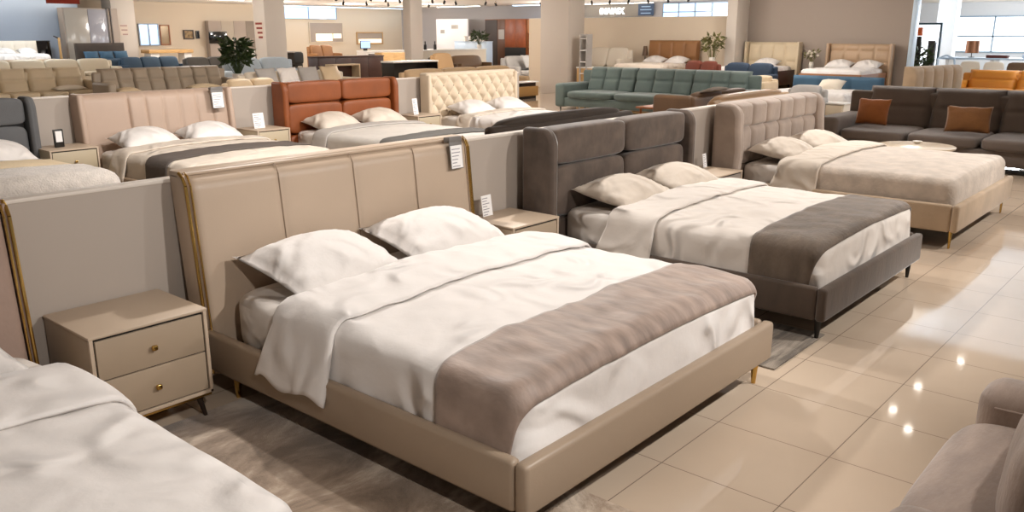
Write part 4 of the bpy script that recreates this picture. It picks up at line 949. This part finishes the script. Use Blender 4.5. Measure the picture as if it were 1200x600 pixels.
t = thing('coat_stand', 'wooden coat stand by the blue-lit wall', 'coat stand', (14.75, 37.2, 0)); obj('post', B().rod((0, 0, 0), (0, 0, 1.7), .06, .05, 10), oak, t); obj('hook', B().rod((0, 0, 1.66), (-.2, 0, 1.76), .03, .02, 8), dark_wood, t)
t = thing('wardrobe', 'grey wardrobe with glossy sliding door on the left', 'wardrobe', (16.6, 37.9, 0)); obj('carcass', B().box(-1.3, 1.0, .0, .5, 0, 2.9, .01), wall_taupe, t); obj('sliding_door', B().box(-1.25, -.3, -.03, 0, .05, 2.85, .004), M('glossy_taupe', 'a59d92', .15), t); obj('sliding_door', B().box(-.28, .5, -.03, 0, .05, 2.85, .004), M('glossy_grey', '9c9aa0', .12), t)
f = B(); f.box(.5, .56, -.05, 0, .0, 2.9); f.box(.66, .7, -.05, 0, 0, 2.9); obj('frame', f, M('dark_frame', '4c433c', .5), t)
t = thing('hanging_banner', 'red banner hanging from the ceiling at upper left', 'banner', (10.15, 25.0, CEIL)); obj('cloth', B().box(-.44, .44, -.01, .01, -.64, -.05), red_cloth, t); obj('rod', B().rod((-.46, 0, -.05), (.46, 0, -.05), .015, .015, 8), alu, t)
for sx in (-.4, .4): obj('cord', B().rod((sx, 0, -.05), (sx, 0, 0), .004, .004, 5), alu, t)
vase_plant('bushy green plant in front of the notice column', (13.6, 22.2, 0), 260, .95, .36, leaf, .2, .75, 5, 'potted_plant', 'plant', .28)
sofa('orange sofa right of the notice column by the back wall', (26.6, 35.8, 0), 1.6, 0, orange_tan, n=2, d=.9, back=1.3, arm_w=.15, arm_h=.9, seat=.6)
for lb, x0, x1, y, m in (('white desk with monitor in front of the back wall', 27.2, 30.2, 33.2, white_gloss), ('white desk at the right of the back wall', 30.8, 33.6, 33.6, ivory)):
    t = thing('desk', lb, 'desk', ((x0 + x1) / 2, y, 0)); h = (x1 - x0) / 2; obj('desk_top', B().box(-h, h, -.4, .4, .98, 1.03, .008), m, t); obj('front_panel', B().box(-h + .05, h - .05, -.36, -.32, .1, .98), m, t)
    for sx in (-1, 1): obj('leg', B().box(sx * (h - .03), sx * h, -.36, .36, 0, .98), m, t)
t = thing('monitor', 'blue lit monitor on the white desk', 'monitor', (27.45, 33.2, 1.03)); obj('screen', B().box(-.32, .32, -.02, .02, .1, .48, .01), black_metal, t); obj('display', B().box(-.29, .29, -.025, -.02, .13, .45), M('screen_blue', '9fc4e8', .3, emit=.8), t); obj('stand', B().box(-.08, .08, -.05, .08, 0, .12), black_metal, t)
t = thing('counter_box', 'dark counter box right of the orange sofa', 'counter', (26.9, 31.5, 0)); obj('body', B().box(-.5, .5, -.25, .25, 0, .92, .01), black_metal, t); obj('top', B().box(-.52, .52, -.27, .27, .92, .96, .005), white_gloss, t)

# notices on columns
def notice(label, loc, rot, lines, m, w=.4, h=.5):
    t = thing('notice', label, 'notice', loc, rot); obj('sheet', B().box(-w / 2, w / 2, -.004, 0, 0, h), M('notice_sheet', 'cbbbaa', .7), t); b = B()
    for i in range(lines): zz = h * (.88 - .8 * i / max(1, lines - 1)); k = 1 - .12 * i; b.box(-w * .42 + w * .1 * i, w * .42, -.006, -.004, zz - h * .06, zz + h * .06)
    obj('printed_lines', b, m, t); return t
notice('notice with red print on the middle left column', (16.46, 25.35, 1.70), -90, 4, red_ink, .46, .55)
t = notice('small notice with grey outlines on the left column', (17.85, 37.99, 1.78), 0, 3, M('faded_red', '9c7f78', .7), .36, .46)

# ceiling: light bars and small spotlights that hang in view
def light_bar(label, loc, l, rot, m, wd=.08):
    t = thing('ceiling_light', label, 'ceiling light', loc, rot); obj('housing', B().box(-l / 2, l / 2, -wd, wd, -.04, 0), alu, t); obj('diffuser', B().box(-l / 2 + .02, l / 2 - .02, -wd + .01, wd - .01, -.055, -.04), m, t)
light_bar('long white light bar along top of the blue-lit wall', (12.9, 38.2, CEIL), 6.0, 0, lamp_on)
light_bar('cool light bar along the middle of the back wall', (31.3, 39.2, CEIL), 9.4, 0, lamp_blue, .14)
light_bar('light bar nearest the left column, over the dining table', (19.6, 34, CEIL), 3.6, 0, lamp_on)
light_bar('light bar left of the notice column', (20.2, 30, CEIL), 2.6, 0, lamp_on)
light_bar('cool light bar above the honey wood wardrobe', (34.9, 28.4, CEIL), 3.2, 90, lamp_blue, .14)
light_bar('light bar above the shop sign', (35.5, 24.0, CEIL), 4.2, 90, lamp_on)
light_bar('light bar above the white display panel', (34.2, 33.4, CEIL), 3.2, 90, lamp_on)
sp0 = None; rn = random.Random(6)
for (x, y) in [(19 + i * 1.1, 26.5 + .4 * (i % 3)) for i in range(11)] + [(31.2, 17.6 + i * .95) for i in range(9)] + [(24.5 + i * 1.3, 31) for i in range(5)]:
    lab = 'small dark spotlight hanging from the far showroom ceiling'
    if sp0 is None:
        sp0 = thing('track_spotlight', lab, 'spotlight', (x, y, CEIL), 0, 'spotlights on the far ceiling'); obj('stem', B().rod((0, 0, -.1), (0, 0, 0), .012, .012, 6), black_metal, sp0); obj('lamp_head', B().rod((.03, 0, -.22), (-.02, 0, -.08), .05, .045, 10), black_metal, sp0)
    else: dup(sp0, lab, (x, y, CEIL), rn.uniform(0, 360))
dl0 = None
for (x, y) in ((11.85, 3.08), (12.94, 3.05), (14.48, 2.83), (11.35, 2.73)):
    lab = 'round recessed downlight in the ceiling above the tiled aisle'
    if dl0 is None:
        dl0 = thing('downlight', lab, 'downlight', (x, y, CEIL), 0, 'downlights over the aisle'); obj('rim', B().rod((0, 0, -.015), (0, 0, 0), .075, .08, 20), white_gloss, dl0); obj('lens', B().rod((0, 0, -.02), (0, 0, -.012), .05, .05, 20), M('downlight_lens', 'fff6ea', .4, emit=30), dl0)
    else: dup(dl0, lab, (x, y, CEIL))
t = thing('ceiling_light', 'large cool daylight ceiling panel over the right aisle', 'ceiling light', (19.2, .6, CEIL)); obj('frame', B().box(-4.1, 4.1, -3.3, 3.4, -.03, 0), white_gloss, t); obj('diffuser', B().box(-4.05, 4.05, -3.25, 3.35, -.036, -.03), M('cool_panel', 'dbe9f7', .5, emit=1.0), t)

# rugs
o = obj('rug', B().box(-.95, 1.35, -1.45, 1.45, 0, .012, .004), rug_material('abstract_beige_rug', '77634f', 'a28c77', 'd3c1ad'), None, (1.28, 2.35, 0)); tag(o, 'abstract beige and brown rug between the two nearest beds', 'rug')
o = obj('rug', B().box(-.42, .35, -1.1, 1.1, 0, .012, .004), rug_material('striped_grey_rug', '5d5349', '7c7164', '94887a', True), None, (4.86, 2.92, 0)); tag(o, 'grey striped rug under the grey brown velvet bed', 'rug')
